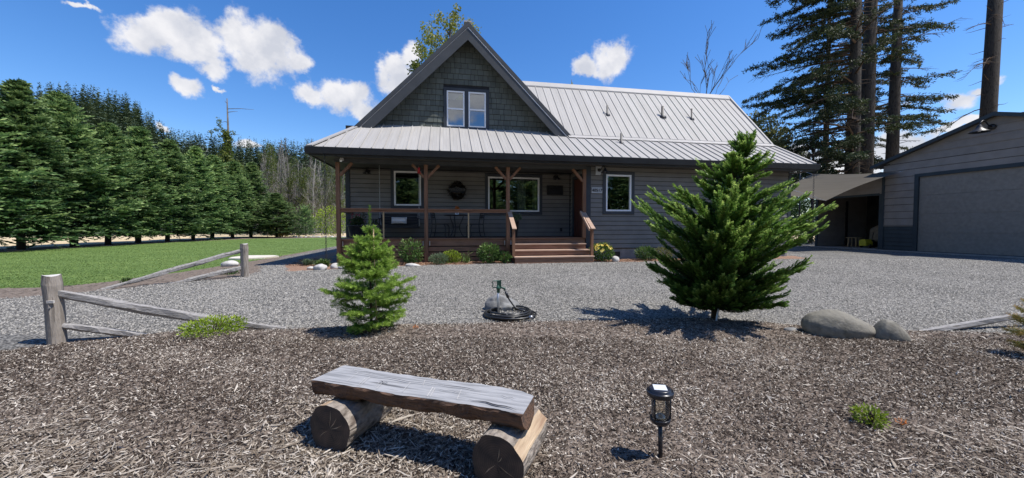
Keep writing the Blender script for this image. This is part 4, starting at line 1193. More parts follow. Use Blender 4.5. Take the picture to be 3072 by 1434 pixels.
for v in range(5):
    st, tips = bare_mesh(60 + v, 12 if v < 3 else 9, (-.06, .04, 0, .12, -.1)[v])
    me = st.mesh('bare_trunk', M['palebark'] if v % 2 == 0 else M['greybark'], True)
    r = np.random.default_rng(70 + v); Lv = Leaves()
    for p, d, dep in tips[::3]: leaf_cloud(Lv, r, p, .35, 16, .15, .1)
    bare.append((me, Lv.mesh('ivy_crown', M['ivy'])))
rr = random.Random(9)
for k in range(96):
    f = rr.random(); d = rr.uniform(46, 66); px = 745 + 290 * (k + rr.random()) / 96
    u = (px - 1536) / FPX; x = d * (math.sin(YAW) + u * math.cos(YAW)); y = d * (math.cos(YAW) - u * math.sin(YAW))
    me, lv = bare[k % 5]
    t = empty('bare_tree', (x, y, 0), ('pale' if k % 5 % 2 == 0 else 'dull grey') + ' thin tree' + (' hung with green leaves' if k % 3 == 0 else ' without any leaves') + (', among the taller ones' if k % 5 < 3 else ', among the shorter ones') + ' right of the hedge', 'bare tree', 'bare trees in the thicket')
    put('trunk', me, t)
    if k % 3 == 0: put('leaves', lv, t)
    t.rotation_euler = (0, 0, rr.uniform(0, 6.28)); s = rr.uniform(.72, 1.1); t.scale = (s, s, s)
# ivy-clad mast above the hedge
def at(px, d, z=0.0):
    u = (px - 1536) / FPX
    return (d * (math.sin(YAW) + u * math.cos(YAW)), d * (math.cos(YAW) - u * math.sin(YAW)), z)
x, y, _ = at(694, 44)
t = empty('ivy_clad_snag', (x, y, 0), 'bare broken mast wrapped in ivy rising above the hedge', 'dead tree')
r = np.random.default_rng(77); st = MB(); tips = []
st.tube([(0, 0, 0), (.1, 0, 6), (-.1, .1, 11), (-.15, .1, 16.2)], [.25, .2, .13, .05], 7)
for (z, a, l) in ((15.0, 0, 2.8), (14.6, .3, 1.1), (11.9, .2, 1.2), (15.6, 1.9, .9), (13.4, 3.4, .7)): st.tube([(-.1, .1, z), (-.1 + math.cos(a) * l * .5, .1, z + .1), (-.1 + math.cos(a) * l, .1, z + .05 + .3 * math.sin(a))], [.04, .03, .012], 4)
part('trunk', st, M['greybark'], t, True, world=False)
Lv = Leaves()
for z in np.arange(5.5, 12.4, .28):
    w_ = 2.4 * max(0, 1 - (z - 5.5) / 5.2) + .35
    for k in range(5 if z < 10 else 3): leaf_cloud(Lv, r, (r.normal() * w_ * .42 - .2, r.normal() * w_ * .4, z), .38, 42, .2, .14)
for (dx, z) in ((-1.0, 13.6), (-.95, 13.1), (-1.3, 12.5), (-1.9, 12.2), (-.7, 12.6), (-.8, 11.8), (.5, 12.2), (-.2, 11.6)): leaf_cloud(Lv, r, (dx, 0, z), .28, 40, .17, .12)
put('leaves', Lv.mesh('ivy_leaves', M['ivy']), t)

# ------------------------------------------------------------------ far forest on the hills
def profile(px):
    X_ = [-2500, -400, 0, 60, 150, 220, 290, 380, 420, 470, 510, 560, 640, 760, 900, 980, 1300, 1536, 2000, 2400, 3000, 3600, 6000]
    Y_ = [420, 330, 312, 306, 303, 300, 306, 322, 342, 380, 412, 430, 437, 447, 452, 455, 480, 500, 540, 560, 560, 540, 520]
    return np.interp(px, X_, Y_)
r = np.random.default_rng(21)
pxs = np.linspace(-2200, 4200, 160); th = np.arctan((pxs - 1536) / FPX)
rd = np.array([68., 90, 120, 160, 200, 240, 270])
V = []; 
for i, p in enumerate(pxs):
    Rr = 250.0
    zt = (680 - profile(p)) / FPX * Rr * math.cos(th[i]) + 1.1 - 16.5
    for j, q in enumerate(rd):
        f = sst(60, 250, q) * (1 if q <= 250 else .96)
        wx = q * math.sin(th[i] + YAW); wy = q * math.cos(th[i] + YAW)
        V.append((wx, wy, max(0.02, zt * float(f)) if j else -.1))
V = np.array(V); nJ = len(rd); I = np.arange(len(V)).reshape(-1, nJ)
F = np.stack([I[:-1, :-1], I[1:, :-1], I[1:, 1:], I[:-1, 1:]], -1).reshape(-1, 4)
props(put('hills', np_mesh('hills', V, F, M['hillsoil'], smooth=True)), kind='structure')
# conifers: one mass of small pointed trees
nT = 3600
tv = r.random(nT)
pxt = np.where(r.random(nT) < .72, r.uniform(-150, 1050, nT), r.uniform(-2000, 4000, nT))
tht = np.arctan((pxt - 1536) / FPX); q = 95 + 160 * r.random(nT) ** .6
ztop = (680 - profile(pxt)) / FPX * 250 * np.cos(tht) + 1.1 - 16.5
gz_ = np.maximum(0, ztop * sst(60, 250, q))
hT = r.uniform(9, 19, nT) * (.75 + .25 * q / 250); rT = hT * r.uniform(.11, .16, nT)
bx = q * np.sin(tht + YAW); by = q * np.cos(tht + YAW)
nL = 78
u = r.random((nT, nL)); zz = u ** .85
ang = r.random((nT, nL)) * 2 * np.pi; rad = rT[:, None] * (1 - zz) * r.uniform(.35, .75, (nT, nL)) * (.75 + .35 * np.sin(zz * 37 + tv[:, None] * 20))
P0 = np.stack([bx[:, None] + np.cos(ang) * rad * .2, by[:, None] + np.sin(ang) * rad * .2, gz_[:, None] + .06 * hT[:, None] + zz * hT[:, None] * .94 + .03 * hT[:, None]], -1)
D = np.stack([np.cos(ang), np.sin(ang), -.35 + .9 * zz ** 3], -1)
Ln = rT[:, None] * (1.08 - zz) * r.uniform(.7, 1.2, (nT, nL)) + .15
S_ = np.stack([-np.sin(ang), np.cos(ang), r.normal(size=ang.shape) * .3], -1)
Lv = Leaves(); Lv.add(P0.reshape(-1, 3), D.reshape(-1, 3), S_.reshape(-1, 3), Ln.ravel(), (rT[:, None] * .62 * (1.1 - zz) + .12).ravel(), np.clip(np.repeat(tv * .7, nL) + .3 * zz.ravel() + r.normal(size=nT * nL) * .12, 0, 1))
props(put('far_forest', Lv.mesh('far_forest', M['farfir'])), 'dense dark conifer forest covering the hills behind the hedge', 'forest', kind='stuff')

# ------------------------------------------------------------------ big firs on the right
def big_fir(seed, Ht, trunk_pts, rad, z0, zc, nb, Lmax, bias=0.0, dead=.15, leaves=1.0, droop=.3, top_dense=True):
    r = np.random.default_rng(seed); st = MB(); br = MB(); Lv = Leaves()
    st.tube(trunk_pts, rad, 12); stubs = 34
    tp = np.array(trunk_pts); 
    def cen(z):
        return np.array([np.interp(z, tp[:, 2], tp[:, 0]), np.interp(z, tp[:, 2], tp[:, 1]), z])
    for k in range(stubs):
        z = r.uniform(1.5, 17); a = r.random() * 6.28; l = rad[0] + r.uniform(.1, .7); c0 = cen(z); dd = np.array([math.cos(a), math.sin(a), r.uniform(-.3, .2)])
        br.tube([c0 + dd * rad[1] * .8, c0 + dd * l, c0 + dd * l * 1.25 + UP * r.normal() * .1], [.022, .014, .006], 4, cap=False)
    for k in range(nb):
        t = (k + r.random()) / nb; z = z0 + (Ht - z0) * t ** .95
        az = bias + r.normal() * (.75 if bias else 9)
        isd = r.random() < dead * (1.4 - t)
        L_ = Lmax * (1 - .75 * max(0, (z - zc) / (Ht - zc))) * (.55 + .45 * min(1, (z - z0) / 3 + .3)) * r.uniform(.55, 1.1)
        d = np.array([math.cos(az), math.sin(az), r.uniform(-.12, .22)]); d /= np.linalg.norm(d); sd = np.cross(d, UP); sd /= np.linalg.norm(sd)
        dr = droop * r.uniform(.6, 1.4)
        P = lambda s: cen(z) + d * L_ * s + UP * (-dr * L_ * (s * s) + .14 * L_ * max(0, s - .7) ** 2 * 9 * .3)
        br.tube([P(s) for s in (0, .25, .5, .75, 1)], [.055 * (L_ / 4), .04 * (L_ / 4), .028 * (L_ / 4), .016, .007], 4, cap=False)
        m = int(L_ * 5.0)
        for i in range(m):
            s = .22 + .78 * (i + r.random()) / m; p = P(s); sg = r.choice([-1, 1])
            tw = (d * r.uniform(.5, 1.0) + sd * sg * r.uniform(.4, 1.1) + UP * r.uniform(-.55, .05)); tw /= np.linalg.norm(tw)
            TL = r.uniform(.35, .95) * (1.15 - .5 * s) * min(1, L_ / 3)
            br.tube([p, p + tw * TL * .5 - UP * .03, p + tw * TL - UP * .10 * TL], [.012, .009, .005], 3, cap=False)
            if isd: continue
            n = int(34 * leaves); q = r.random(n); base = p + np.outer(q * TL, tw) + r.normal(size=(n, 3)) * .055
            ld = tw[None, :] * .6 + rvec(r, n) * .85; ld[:, 2] -= .15
            Lv.add(base, ld, rvec(r, n), r.uniform(.10, .20, n), .055, np.clip(.2 + .5 * s + r.normal(size=n) * .2, 0, 1))
    return st, br, (Lv.mesh('fir_foliage', M['dfir']) if Lv.B else None)
def place_fir(label, loc, st, br, lv):
    t = empty('douglas_fir', loc, label, 'fir tree', 'tall firs behind the workshop')
    part('trunk', st, M['bark'], t, True, world=False); part('branch', br, M['twig'], t, world=False)
    if lv: put('crown', lv, t)
    return t
lx = math.pi + YAW * -1     # towards the picture's left
d0 = 25
place_fir('leftmost tall fir with long drooping foliage on its left side', at(2549, d0), *big_fir(101, 27, [(0, 0, -.3), (.05, 0, 8), (-.05, 0, 27)], [.46, .36, .12], 3.6, 12, 150, 6.6, bias=lx, dead=.12, leaves=1.25, droop=.20))
place_fir('second fir trunk from the left, almost bare, leaning slightly right', at(2584, d0 + .8), *big_fir(102, 27, [(0, 0, -.3), (.16, 0, 8), (.42, 0, 27)], [.52, .42, .14], 12.5, 14, 36, 3.6, dead=.3))
place_fir('slim fir standing behind the two thick trunks', at(2579, d0 + 6), *big_fir(103, 27, [(0, 0, -.3), (.0, 0, 8), (0, 0, 27)], [.34, .27, .1], 4, 11, 105, 5.4, bias=lx + .35, leaves=1.1))
place_fir('third thick fir trunk with dead twigs and foliage on the right', at(2666, d0 + 2), *big_fir(104, 27, [(0, 0, -.3), (.10, 0, 8), (.22, 0, 27)], [.42, .34, .12], 7.0, 13, 60, 3.3, bias=lx + math.pi, dead=.3, leaves=.9, droop=.14))
place_fir('tall fir behind the left group, foliage reaching over the house', at(2470, d0 + 11), *big_fir(105, 27, [(0, 0, -.3), (0, 0, 8), (0, 0, 27)], [.30, .25, .1], 6.5, 12, 75, 5.6, dead=.05, leaves=1.2))
place_fir('massive single fir trunk rising behind the workshop roof', at(2944, 27), *big_fir(106, 30, [(0, 0, -.3), (.1, 0, 6), (.75, 0, 30)], [.50, .43, .3], 9.5, 16, 13, 4.4, bias=lx, dead=5, droop=.5))
# far fir at the right edge
fm = conifer_mesh('fir_crown', M['dfir'], 12.5, 1.5, lambda t: 2.6 * (1 - t) ** .85 + .06, 130, 88, (.6, 1.0), 9, .32, .14, 5, -10, 35, .05)
t = empty('fir_tree', at(3052, 38), 'dark fir top showing over the workshop roof at the right edge', 'fir tree')
put('crown', fm, t); add_trunk(t, [(0, 0, 0), (0, 0, 12)], [.2, .03], M['bark'])

# ------------------------------------------------------------------ broadleaf trees
def leafy_tree(name, loc, label, mat, Ht, crown_z, crad, seed, nclus, per, leaf=(.2, .13), bark='greybark', up=.35, cat='tree', branches=5, clus=.55, flat=1.0):
    r = np.random.default_rng(seed); st = MB(); root = empty(name, loc, label, cat); tr = .012 * Ht
    st.tube([(0, 0, -.2), (.1, 0, crown_z * .6), (0, 0, crown_z), (.05, 0, (crown_z + Ht) / 2), (0, 0, Ht * .97)], [tr * 1.2, tr, tr * .75, tr * .4, .02], 7)
    c = np.array([0, 0, (crown_z * .9 + Ht) / 2]); hz = (Ht - crown_z * .9) / 2; Lv = Leaves()
    lob = rvec(r, 8); gain = r.uniform(.75, 1.18, 8)
    for k in range(nclus):
        v = rvec(r, 1)[0]; g = gain[int(np.argmax(lob @ v))]
        p = c + v * (r.random() ** .42) * g * np.array([crad * (1 - .25 * max(0, v[2])), crad * (1 - .25 * max(0, v[2])), hz])
        leaf_cloud(Lv, r, p, clus * r.uniform(.5, 1.3), per, leaf[0], leaf[1], .45 + .25 * v[2])
        if k % 3 == 0:
            z0 = max(crown_z * .8, p[2] - math.hypot(p[0], p[1]) * r.uniform(.8, 1.4)); q = np.array([0, 0, min(z0, Ht * .9)])
            st.tube([q, (q + p) / 2 + np.array([0, 0, .12]), p], [.03 + .004 * Ht * .5, .025, .008], 4, cap=False)
    part('trunk', st, M[bark], root, True, world=False)
    put('crown', Lv.mesh(name + '_leaves', mat), root)
    return root
leafy_tree('maple_tree', at(1352, 34), 'yellow-green maple top showing behind the left slope of the gable', M['maple'], 20.4, 9.5, 3.7, 201, 260, 60, (.22, .15), clus=.6)
leafy_tree('leafy_tree', at(1712, 36), 'tiny leafy treetop peeking over the metal roof ridge', M['maple'], 15.7, 12, .35, 202, 26, 18, (.22, .15), clus=.3)
leafy_tree('maple_tree', at(2262, 33), 'yellow-green tree behind the right end of the house roof', M['olive'], 11.4, 4.5, 2.9, 203, 190, 60, (.22, .14), clus=.6)
leafy_tree('leafy_tree', at(2330, 40), 'pale olive tree between the house roof and the firs', M['maple'], 10.9, 4.5, 2.8, 204, 130, 50, (.22, .14), clus=.6)
leafy_tree('leafy_tree', at(2432, 25), 'slender dark-stemmed tree right of the house corner', M['darkleaf'], 8.6, 4.2, 2.4, 205, 90, 12, (.13, .09), bark='bark', clus=.45)
# dead tree with an ivy collar behind the roof
x, y, _ = at(2104, 40)
t = empty('dead_tree', (x, y, 0), 'bare dead treetop with a dark ivy clump above the roof ridge', 'dead tree')
r = np.random.default_rng(301); st = MB(); tips = []
st.tube([(0, 0, 0), (0, 0, 8), (.1, 0, 14.2)], [.26, .2, .08], 7)
limbs(st, r, np.array([.1, 0, 14.0]), np.array([.05, 0, 1.]), 3.4, .055, 3, tips, .42, .2, 3, .022, 4, wav=.07)
limbs(st, r, np.array([.1, 0, 14.2]), np.array([.5, 0, 1.]), 3.9, .05, 3, tips, .40, .2, 3, .022, 4, wav=.07)
limbs(st, r, np.array([.1, 0, 13.8]), np.array([-.55, 0, .8]), 2.6, .04, 3, tips, .5, .2, 3, .02, 4, wav=.08)
limbs(st, r, np.array([.5, 0, 13.4]), np.array([.8, 0, 1.]), 3.4, .04, 2, tips, .35, .2, 2, .02, 4, wav=.07)
part('trunk', st, M['greybark'], t, True, world=False)
Lv = Leaves()
for k in range(26): leaf_cloud(Lv, r, (r.normal() * 1.2 - .2, r.normal() * .8, 12.8 + abs(r.normal()) * .7), .5, 60, .24, .17)
put('ivy_collar', Lv.mesh('ivy_collar', M['darkleaf']), t)
# bare saplings behind the workshop
for (px, d, s, lab) in ((2712, 31, .78, 'bare sapling between the third fir and the workshop roof'), (2745, 33, .7, 'thin bare twiggy tree just above the workshop eave'), (2420, 29, .62, 'dark bare tree right above the shade sail corner')):
    t = empty('bare_sapling', at(px, d), lab, 'bare tree'); put('trunk', bare[(px // 7) % 3][0], t); t.scale = (s, s, s)
# low growth seen under the shade sail
bush('shrub', at(2405, 27), 'sunlit green shrub seen under the shade sail beside the house corner', 'shrub', M['bushg'], 1.5, 3.2, 1500, .17, .1, 51)
bush('shrub', at(2372, 30), 'dark green shrub behind the right corner of the house', 'shrub', M['bushg'], 1.8, 3.6, 1500, .17, .1, 52)
bush('shrub', at(2428, 24), 'low orange-tinged shrub by the lean-to post', 'shrub', M['olive'], .7, 1.2, 500, .14, .07, 53)

# trees behind the viewpoint, seen mirrored in the windows
for k, (x, y, s) in enumerate([(-13, -15, 1.1), (-9, -16, 1.2), (-4, -14, 1.0), (0, -16, 1.2), (4.5, -15, 1.05), (9, -15, 1.15), (14, -16, 1.1), (19, -15, 1.2), (-16, -20, 1.6), (-11, -24, 1.9), (-6, -19, 1.35), (-2, -25, 2.0), (3, -21, 1.6), (7, -26, 2.1), (12, -20, 1.5), (17, -24, 1.9), (22, -19, 1.4), (-22, -17, 1.5), (28, -22, 1.9)]):
    t = empty('woodland_conifer', (x, y, -.25), 'dark conifer in the wood line across from the porch', 'conifer', 'conifers across from the porch')
    put('crown', hm[k % 3], t); t.scale = (s * .95, s * .95, s)
    add_trunk(t, [(0, 0, -.1), (0, 0, 8)], [.16, .02], M['bark'], 6); t.rotation_euler = (0, 0, k * 1.7)

# ------------------------------------------------------------------ the two young trees in the mulch
def cyR(t, az):
    b = float(np.interp(t, [0, .08, .2, .36, .46, .6, .75, .88, 1], [.72, 1.06, 1.18, 1.06, .84, .66, .44, .17, .05]))
    return b * (1.0 + (.13 if t < .3 else .03) * math.cos(az + .1)) * (.86 if t < .3 else 1)
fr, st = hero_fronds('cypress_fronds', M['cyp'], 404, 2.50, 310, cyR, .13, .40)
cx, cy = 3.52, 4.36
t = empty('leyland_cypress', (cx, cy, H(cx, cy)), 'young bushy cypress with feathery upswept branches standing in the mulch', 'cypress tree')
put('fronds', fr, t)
st.tube([(0, 0, -.1), (.02, 0, .6), (.11, 0, 1.4), (.38, 0, 2.46)], [.042, .034, .022, .003], 8)
part('trunk', st, M['twig'], t, True, world=False)
t.rotation_euler = (0, 0, -YAW)

fx, fy = -.88, 4.56
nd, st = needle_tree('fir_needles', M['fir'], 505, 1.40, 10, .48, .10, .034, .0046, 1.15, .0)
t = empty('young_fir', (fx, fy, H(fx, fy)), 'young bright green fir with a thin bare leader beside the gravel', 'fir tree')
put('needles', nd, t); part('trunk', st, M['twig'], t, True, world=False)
props(part('garden_stake', MB().tube([(fx + .075, fy - .04, H(fx, fy) - .05), (fx + .045, fy - .04, H(fx, fy) + 1.20)], .008, 6), M['stake'], None, True), 'thin tan garden stake tied beside the young fir leader', 'stake')
sx, sy = 5.40, 2.55
nd, st = needle_tree('seedling_needles', M['yfir'], 506, .60, 5, .13, .10, .024, .0035, .45, .05, lead=.08)
t = empty('fir_seedling', (sx, sy, H(sx, sy)), 'small yellowing fir seedling at the right edge of the photo', 'fir tree')
put('needles', nd, t); part('trunk', st, M['twig'], t, True, world=False); t.scale = (.85, .85, .9)
x, y = 3.50, 4.20
props(part('tree_stake', MB().tube([(x - .075, y, H(x, y) - .02), (x - .045, y, H(x, y) + .16)], .012, 6), M['white'], None, True), 'short white plastic pipe at the foot of the cypress', 'stake')

# low plants in the mulch
bush('ground_shrub', (-2.62, 4.72, H(-2.62, 4.72) - .03), 'low lime green shrub lying by the sunken fence rails', 'shrub', M['lime'], .30, .20, 1500, .035, .014, 61)
bush('ground_shrub', (2.84, 2.02, H(2.84, 2.02) - .01), 'small lime green sprig in the mulch right of the lantern', 'shrub', M['lime'], .085, .13, 420, .028, .011, 62)
# bed in front of the porch
B_ = [('lavender_mound', -1.98, 10.95, 'grey-green lavender mound behind the young fir', M['sage'], .27, .36, 1300, .055, .014, 0, None),
      ('tuft_grass', -1.62, 11.25, 'brownish grass tuft between lavender and tall bush', M['olive'], .3, .48, 90, .2, .012, .5, None),
      ('leafy_shrub', -1.02, 11.05, 'tall pale green leafy shrub at the porch, right of the second post', M['bushg'], .36, .80, 620, .085, .042, 0, None),
      ('lavender_mound', -.22, 10.98, 'grey-green lavender mound in the middle of the porch bed', M['sage'], .28, .34, 1300, .055, .014, 0, None),
      ('leafy_shrub', .16, 11.25, 'small yellow-green shrub behind the right lavender mound', M['lime'], .29, .42, 700, .05, .03, 0, None),
      ('iris_clump', .60, 11.20, 'dark sword-leaved clump left of the porch steps', M['bushg'], .3, .50, 34, .3, .028, .8, None),
      ('leafy_shrub', 1.28, 11.12, 'dark green shrub against the left side of the porch steps', M['bushg'], .36, .66, 900, .07, .045, 0, None),
      ('leafy_shrub', 1.72, 11.02, 'small low sprig touching the bottom porch step', M['bushg'], .22, .36, 300, .07, .045, 0, None),
      ('flowering_shrub', 4.86, 11.05, 'yellow-flowered shrub at the right side of the porch steps', M['bushg'], .37, .62, 900, .08, .035, 0, (M['petal'], 52, .055)),
      ('round_shrub', 6.42, 11.10, 'clipped round green shrub in front of the wing wall', M['bushg'], .34, .50, 1500, .05, .028, 0, None),
      ('leafy_shrub', 7.12, 11.25, 'dull olive shrub beside the clipped round one', M['olive'], .36, .45, 900, .05, .025, 0, None),
      ('ground_cover_plant', -3.35, 10.9, 'dark low plant at the shaded left corner of the deck', M['bushg'], .5, .26, 420, .11, .03, .6, None),
      ('ground_cover_plant', -3.9, 11.4, 'shaded leafy plant beside the gravel wedge left of the deck', M['sage'], .4, .22, 260, .11, .03, .5, None),
      ('edging_plant', -4.95, 9.6, 'tiny dark green tuft beside the second fence post', M['bushg'], .18, .13, 260, .05, .02, 0, None),
      ('edging_plant', -6.25, 8.55, 'thin green weed at the lawn edge behind the fence rail', M['bushg'], .28, .16, 200, .07, .02, .4, None)]
for k, (nm, x, y, lab, mt, rx, rz, n, l, w_, sp, fl) in enumerate(B_):
    rx *= .95; rz *= .90
    bush(nm, (x, y, H(x, y)), lab, 'plant' if 'tuft' in nm or 'iris' in nm or 'ground' in nm or 'edging' in nm else 'shrub', mt, rx, rz, n, l, w_, 600 + k, None, sp, fl)

# ------------------------------------------------------------------ log bench
bd = Vector((1.20, -.63, 0)).normalized(); bn = Vector((-bd.y, bd.x, 0))   # along the seat; towards the back
bench = empty('log_bench', (-.165, 2.305, -.262), 'rustic half-log bench with weathered grey seat on two log rounds', 'bench')
bang = math.atan2(bd.y, bd.x)
bench.rotation_euler = (0, 0, bang)
# seat, local x along, y to the back, z up; top at .39
r = random.Random(12)
SL_, SR = -.705, .70
nx = 60; prof_n = 9
mb = MB(); V = []
def seat_ring(x, i):
    e = (x - SL_) / (SR - SL_)
    yf = -.140 + .004 * math.sin(e * 9) + .003 * math.sin(e * 23 + 1); yb = .135 + .006 * math.sin(e * 7 + 2) + .004 * math.sin(e * 19)
    if e > .93: yb -= .05 * (e - .93) / .07
    zt = .385 + .0015 * math.sin(e * 11)
    th = .104 + .004 * math.sin(e * 6 + 1) + .004 * math.sin(e * 17)
    P = [(yf + .004, zt), (yb, zt - .004)]
    for k in range(1, 8):
        a = math.pi * k / 8
        P.append(((yb + yf) / 2 + (yb - yf) / 2 * math.cos(a) * (1.02 if k in (2, 6) else 1.0), zt - .015 - (th) * math.sin(a) ** .62))
    P.append((yf, zt - .012))
    return [(x + (.012 * r.uniform(-1, 1) if i in (0, nx) else 0), a + ((r.uniform(-.004, .004) + .005 * math.sin(x * 31 + j)) if j > 1 else r.uniform(-.002, .002) + .003 * math.sin(x * 37 + j * 2)), b + ((r.uniform(-.004, .004) + .006 * math.sin(x * 23 + j * 1.3)) if j > 1 else 0)) for j, (a, b) in enumerate(P)]
rings = [seat_ring(SL_ + (SR - SL_) * i / nx, i) for i in range(nx + 1)]
m_ = len(rings[0]); V = [v for rg_ in rings for v in rg_]; F = []; mi = []
for i in range(nx):
    for j in range(m_):
        j2 = (j + 1) % m_
        F.append((i * m_ + j, i * m_ + j2, (i + 1) * m_ + j2, (i + 1) * m_ + j)); mi.append(0 if j == 0 else 1)
F.append(tuple(range(m_))[::-1]); mi.append(1); F.append(tuple(nx * m_ + j for j in range(m_))); mi.append(1)
mb.v = V; mb.f = F; mb.m = mi
seat = part('seat', mb, [M['seattop'], M['seatside']], bench, False, world=False)
# checks (cracks) and saw marks in the top, as slim recessed-looking slivers
ck = MB()
for (x0, x1, y0, w_) in ((.36, .66, -.085, .006), (-.45, .1, .03, .0028), (.05, .45, .045, .0022), (-.28, -.2, -.03, .004), (-.6, -.3, .07, .002), (.5, .62, .01, .002), (.12, .34, -.02, .0018)):
    n = 8; pts = [(x0 + (x1 - x0) * i / n, y0 + .006 * math.sin(i * 1.7 + x0 * 9) - .03 * (i / n) ** 2 * (1 if w_ > .005 else .2)) for i in range(n + 1)]
    for i in range(n):
        wa = w_ * math.sin(math.pi * (i + .05) / (n + .1)); wb = w_ * math.sin(math.pi * (i + 1 - .05) / (n + .1))
        zt = .3915
        ck.add([(pts[i][0], pts[i][1] - wa, zt), (pts[i + 1][0], pts[i + 1][1] - wb, zt), (pts[i + 1][0], pts[i + 1][1] + wb, zt), (pts[i][0], pts[i][1] + wa, zt)], [(0, 1, 2, 3)])
part('crack', ck, M['blackwood'], seat, world=False)
ck = MB()
for (x, y0, y1, w_) in ((-.36, -.12, -.02, .003), (-.345, -.12, .01, .003), (-.24, -.11, -.03, .002), (-.22, -.12, -.02, .003), (-.05, -.11, .02, .003), (.12, -.12, .0, .003), (.14, -.12, -.01, .002), (.30, -.1, .02, .002), (-.47, -.09, .05, .002), (.02, .0, .08, .002)):
    ck.add([(x, y0, .3912), (x + w_, y0, .3912), (x + w_ - .03, y1, .3912), (x - .03, y1, .3912)], [(0, 1, 2, 3)])
part('saw_mark', ck, M['postend'], seat, world=False)
# two log rounds, axis along local y
def log_round(x, y0, length, rad, seed, ang):
    rr_ = random.Random(seed); mb = MB(); n = 44; ks = 8; V = []
    for i in range(ks + 1):
        yy = length * i / ks
        for j in range(n):
            a = 2 * math.pi * j / n; q = rad * (1 + .025 * math.sin(3 * a + seed) + .02 * math.sin(7 * a + i) + rr_.uniform(-.010, .010) + .012 * math.sin(11 * a + seed * 2))
            zz = q * math.sin(a); 
            if zz > rad * .93 and i > 1: zz = rad * .93
            V.append((q * math.cos(a), yy, zz + rad))
    F = []; mi = []
    for i in range(ks):
        for j in range(n):
            j2 = (j + 1) % n; F.append((i * n + j, i * n + j2, (i + 1) * n + j2, (i + 1) * n + j))
            am = (j + .5) / n * 360
            mi.append(2 if (seed == 1 and i < 2 and 95 < am < 150) or (seed == 2 and (14 < am <= 52)) else 1)
    F.append(tuple(range(n))); mi.append(0); F.append(tuple(ks * n + j for j in range(n))[::-1]); mi.append(0)
    mb.v = V; mb.f = F; mb.m = mi
    me = mb.mesh('leg', [M['endgrain'], M['logbark'], M['freshwood']])
    # rings centred in the end face
    for v in me.vertices: v.co.z -= rad
    o = put('leg', me, bench, (x, y0, rad - .012), (0, 0, R(ang)))
    return o
log_round(-.50, -.205, .44, .148, 1, 0)
l2 = log_round(.575, -.20, .42, .146, 2, -4)
mb = MB(); mb.add([(0.02, .03, .128), (.135, .02, .05), (.150, .42, .06), (.05, .42, .135), (.0, .2, .10), (.11, .2, .0)], [(0, 1, 2, 3), (0, 3, 4), (1, 5, 2)])
part('split_flake', mb, M['freshwood'], l2, world=False)
for lg, rr0 in ((bpy.data.objects['leg'], 3), (l2, 4)):
    rr3 = random.Random(rr0); mb = MB()
    for k in range(9):
        a = rr3.random() * 6.28; r0, r1 = .01, rr3.uniform(.05, .125); w_ = rr3.uniform(.0015, .0035)
        c_, s_ = math.cos(a), math.sin(a); m_x = c_ * (r0 + r1) / 2 + s_ * .004; m_z = s_ * (r0 + r1) / 2 - c_ * .004
        mb.add([(c_ * r0, -.0016, s_ * r0), (m_x - s_ * w_, -.0016, m_z + c_ * w_), (c_ * r1, -.0016, s_ * r1), (m_x + s_ * w_, -.0016, m_z - c_ * w_)], [(0, 1, 2, 3)], k % 2)
    part('check', mb, [M['blackwood'], M['freshwood']], lg, world=False)

# ------------------------------------------------------------------ solar lantern
lx0, ly0 = 1.23, 1.94
lz = H(lx0, ly0)
lan = empty('solar_lantern', (lx0, ly0, lz), 'black solar path lantern on a stake in the mulch beside the bench', 'lantern')
lan.rotation_euler = (R(.5), R(-1.5), 0)
P_ = lambda nm, mb, m, par=lan, sm=True: part(nm, mb, m, par, sm, world=False)
P_('stake', MB().tube([(0, 0, -.06), (0, 0, .205)], .0125, 12), M['blackplastic'])
P_('base', MB().lathe([(0, .200), (.030, .200), (.048, .208), (.056, .222), (.058, .238), (.054, .241), (.052, .228), (0, .226)], n=28), M['blackplastic'])
gl = MB().lathe([(.047, .238), (.049, .26), (.049, .365), (.047, .372)], n=28)
m_gl = glass_mat('lantern_glass', .06, (.86, .84, .78)); P_('glass', gl, m_gl)
P_('reflector', MB().lathe([(.0, .262), (.014, .260), (.028, .248), (.034, .236), (0, .234)], n=20), M['steel'])
P_('cap', MB().lathe([(.044, .366), (.066, .368), (.073, .372), (.0745, .385), (.072, .395), (.066, .398), (.064, .400), (.061, .411), (.057, .414), (0, .415)], n=32), M['blackplastic'])
P_('rib', MB().lathe([(.0745, .3895), (.0765, .3935), (.0745, .3975), (.070, .398)], n=32), M['blackplastic'])
for k in range(3):
    a = R(-YAW * 0 + (-90 + 62 + k * 120)); a = R((-28, 208, 90)[k])
    c, s = math.cos(a) * .055, math.sin(a) * .055
    P_('post', MB().tube([(c, s, .235), (c, s, .372)], .0048, 6), M['blackplastic'])
sp_ = MB().add([(-.036, -.036, .4165), (.036, -.036, .4165), (.036, .036, .4165), (-.036, .036, .4165)], [(0, 1, 2, 3)])
o = P_('solar_panel', sp_, M['panel'], lan, False); o.rotation_euler = (0, 0, R(-22))

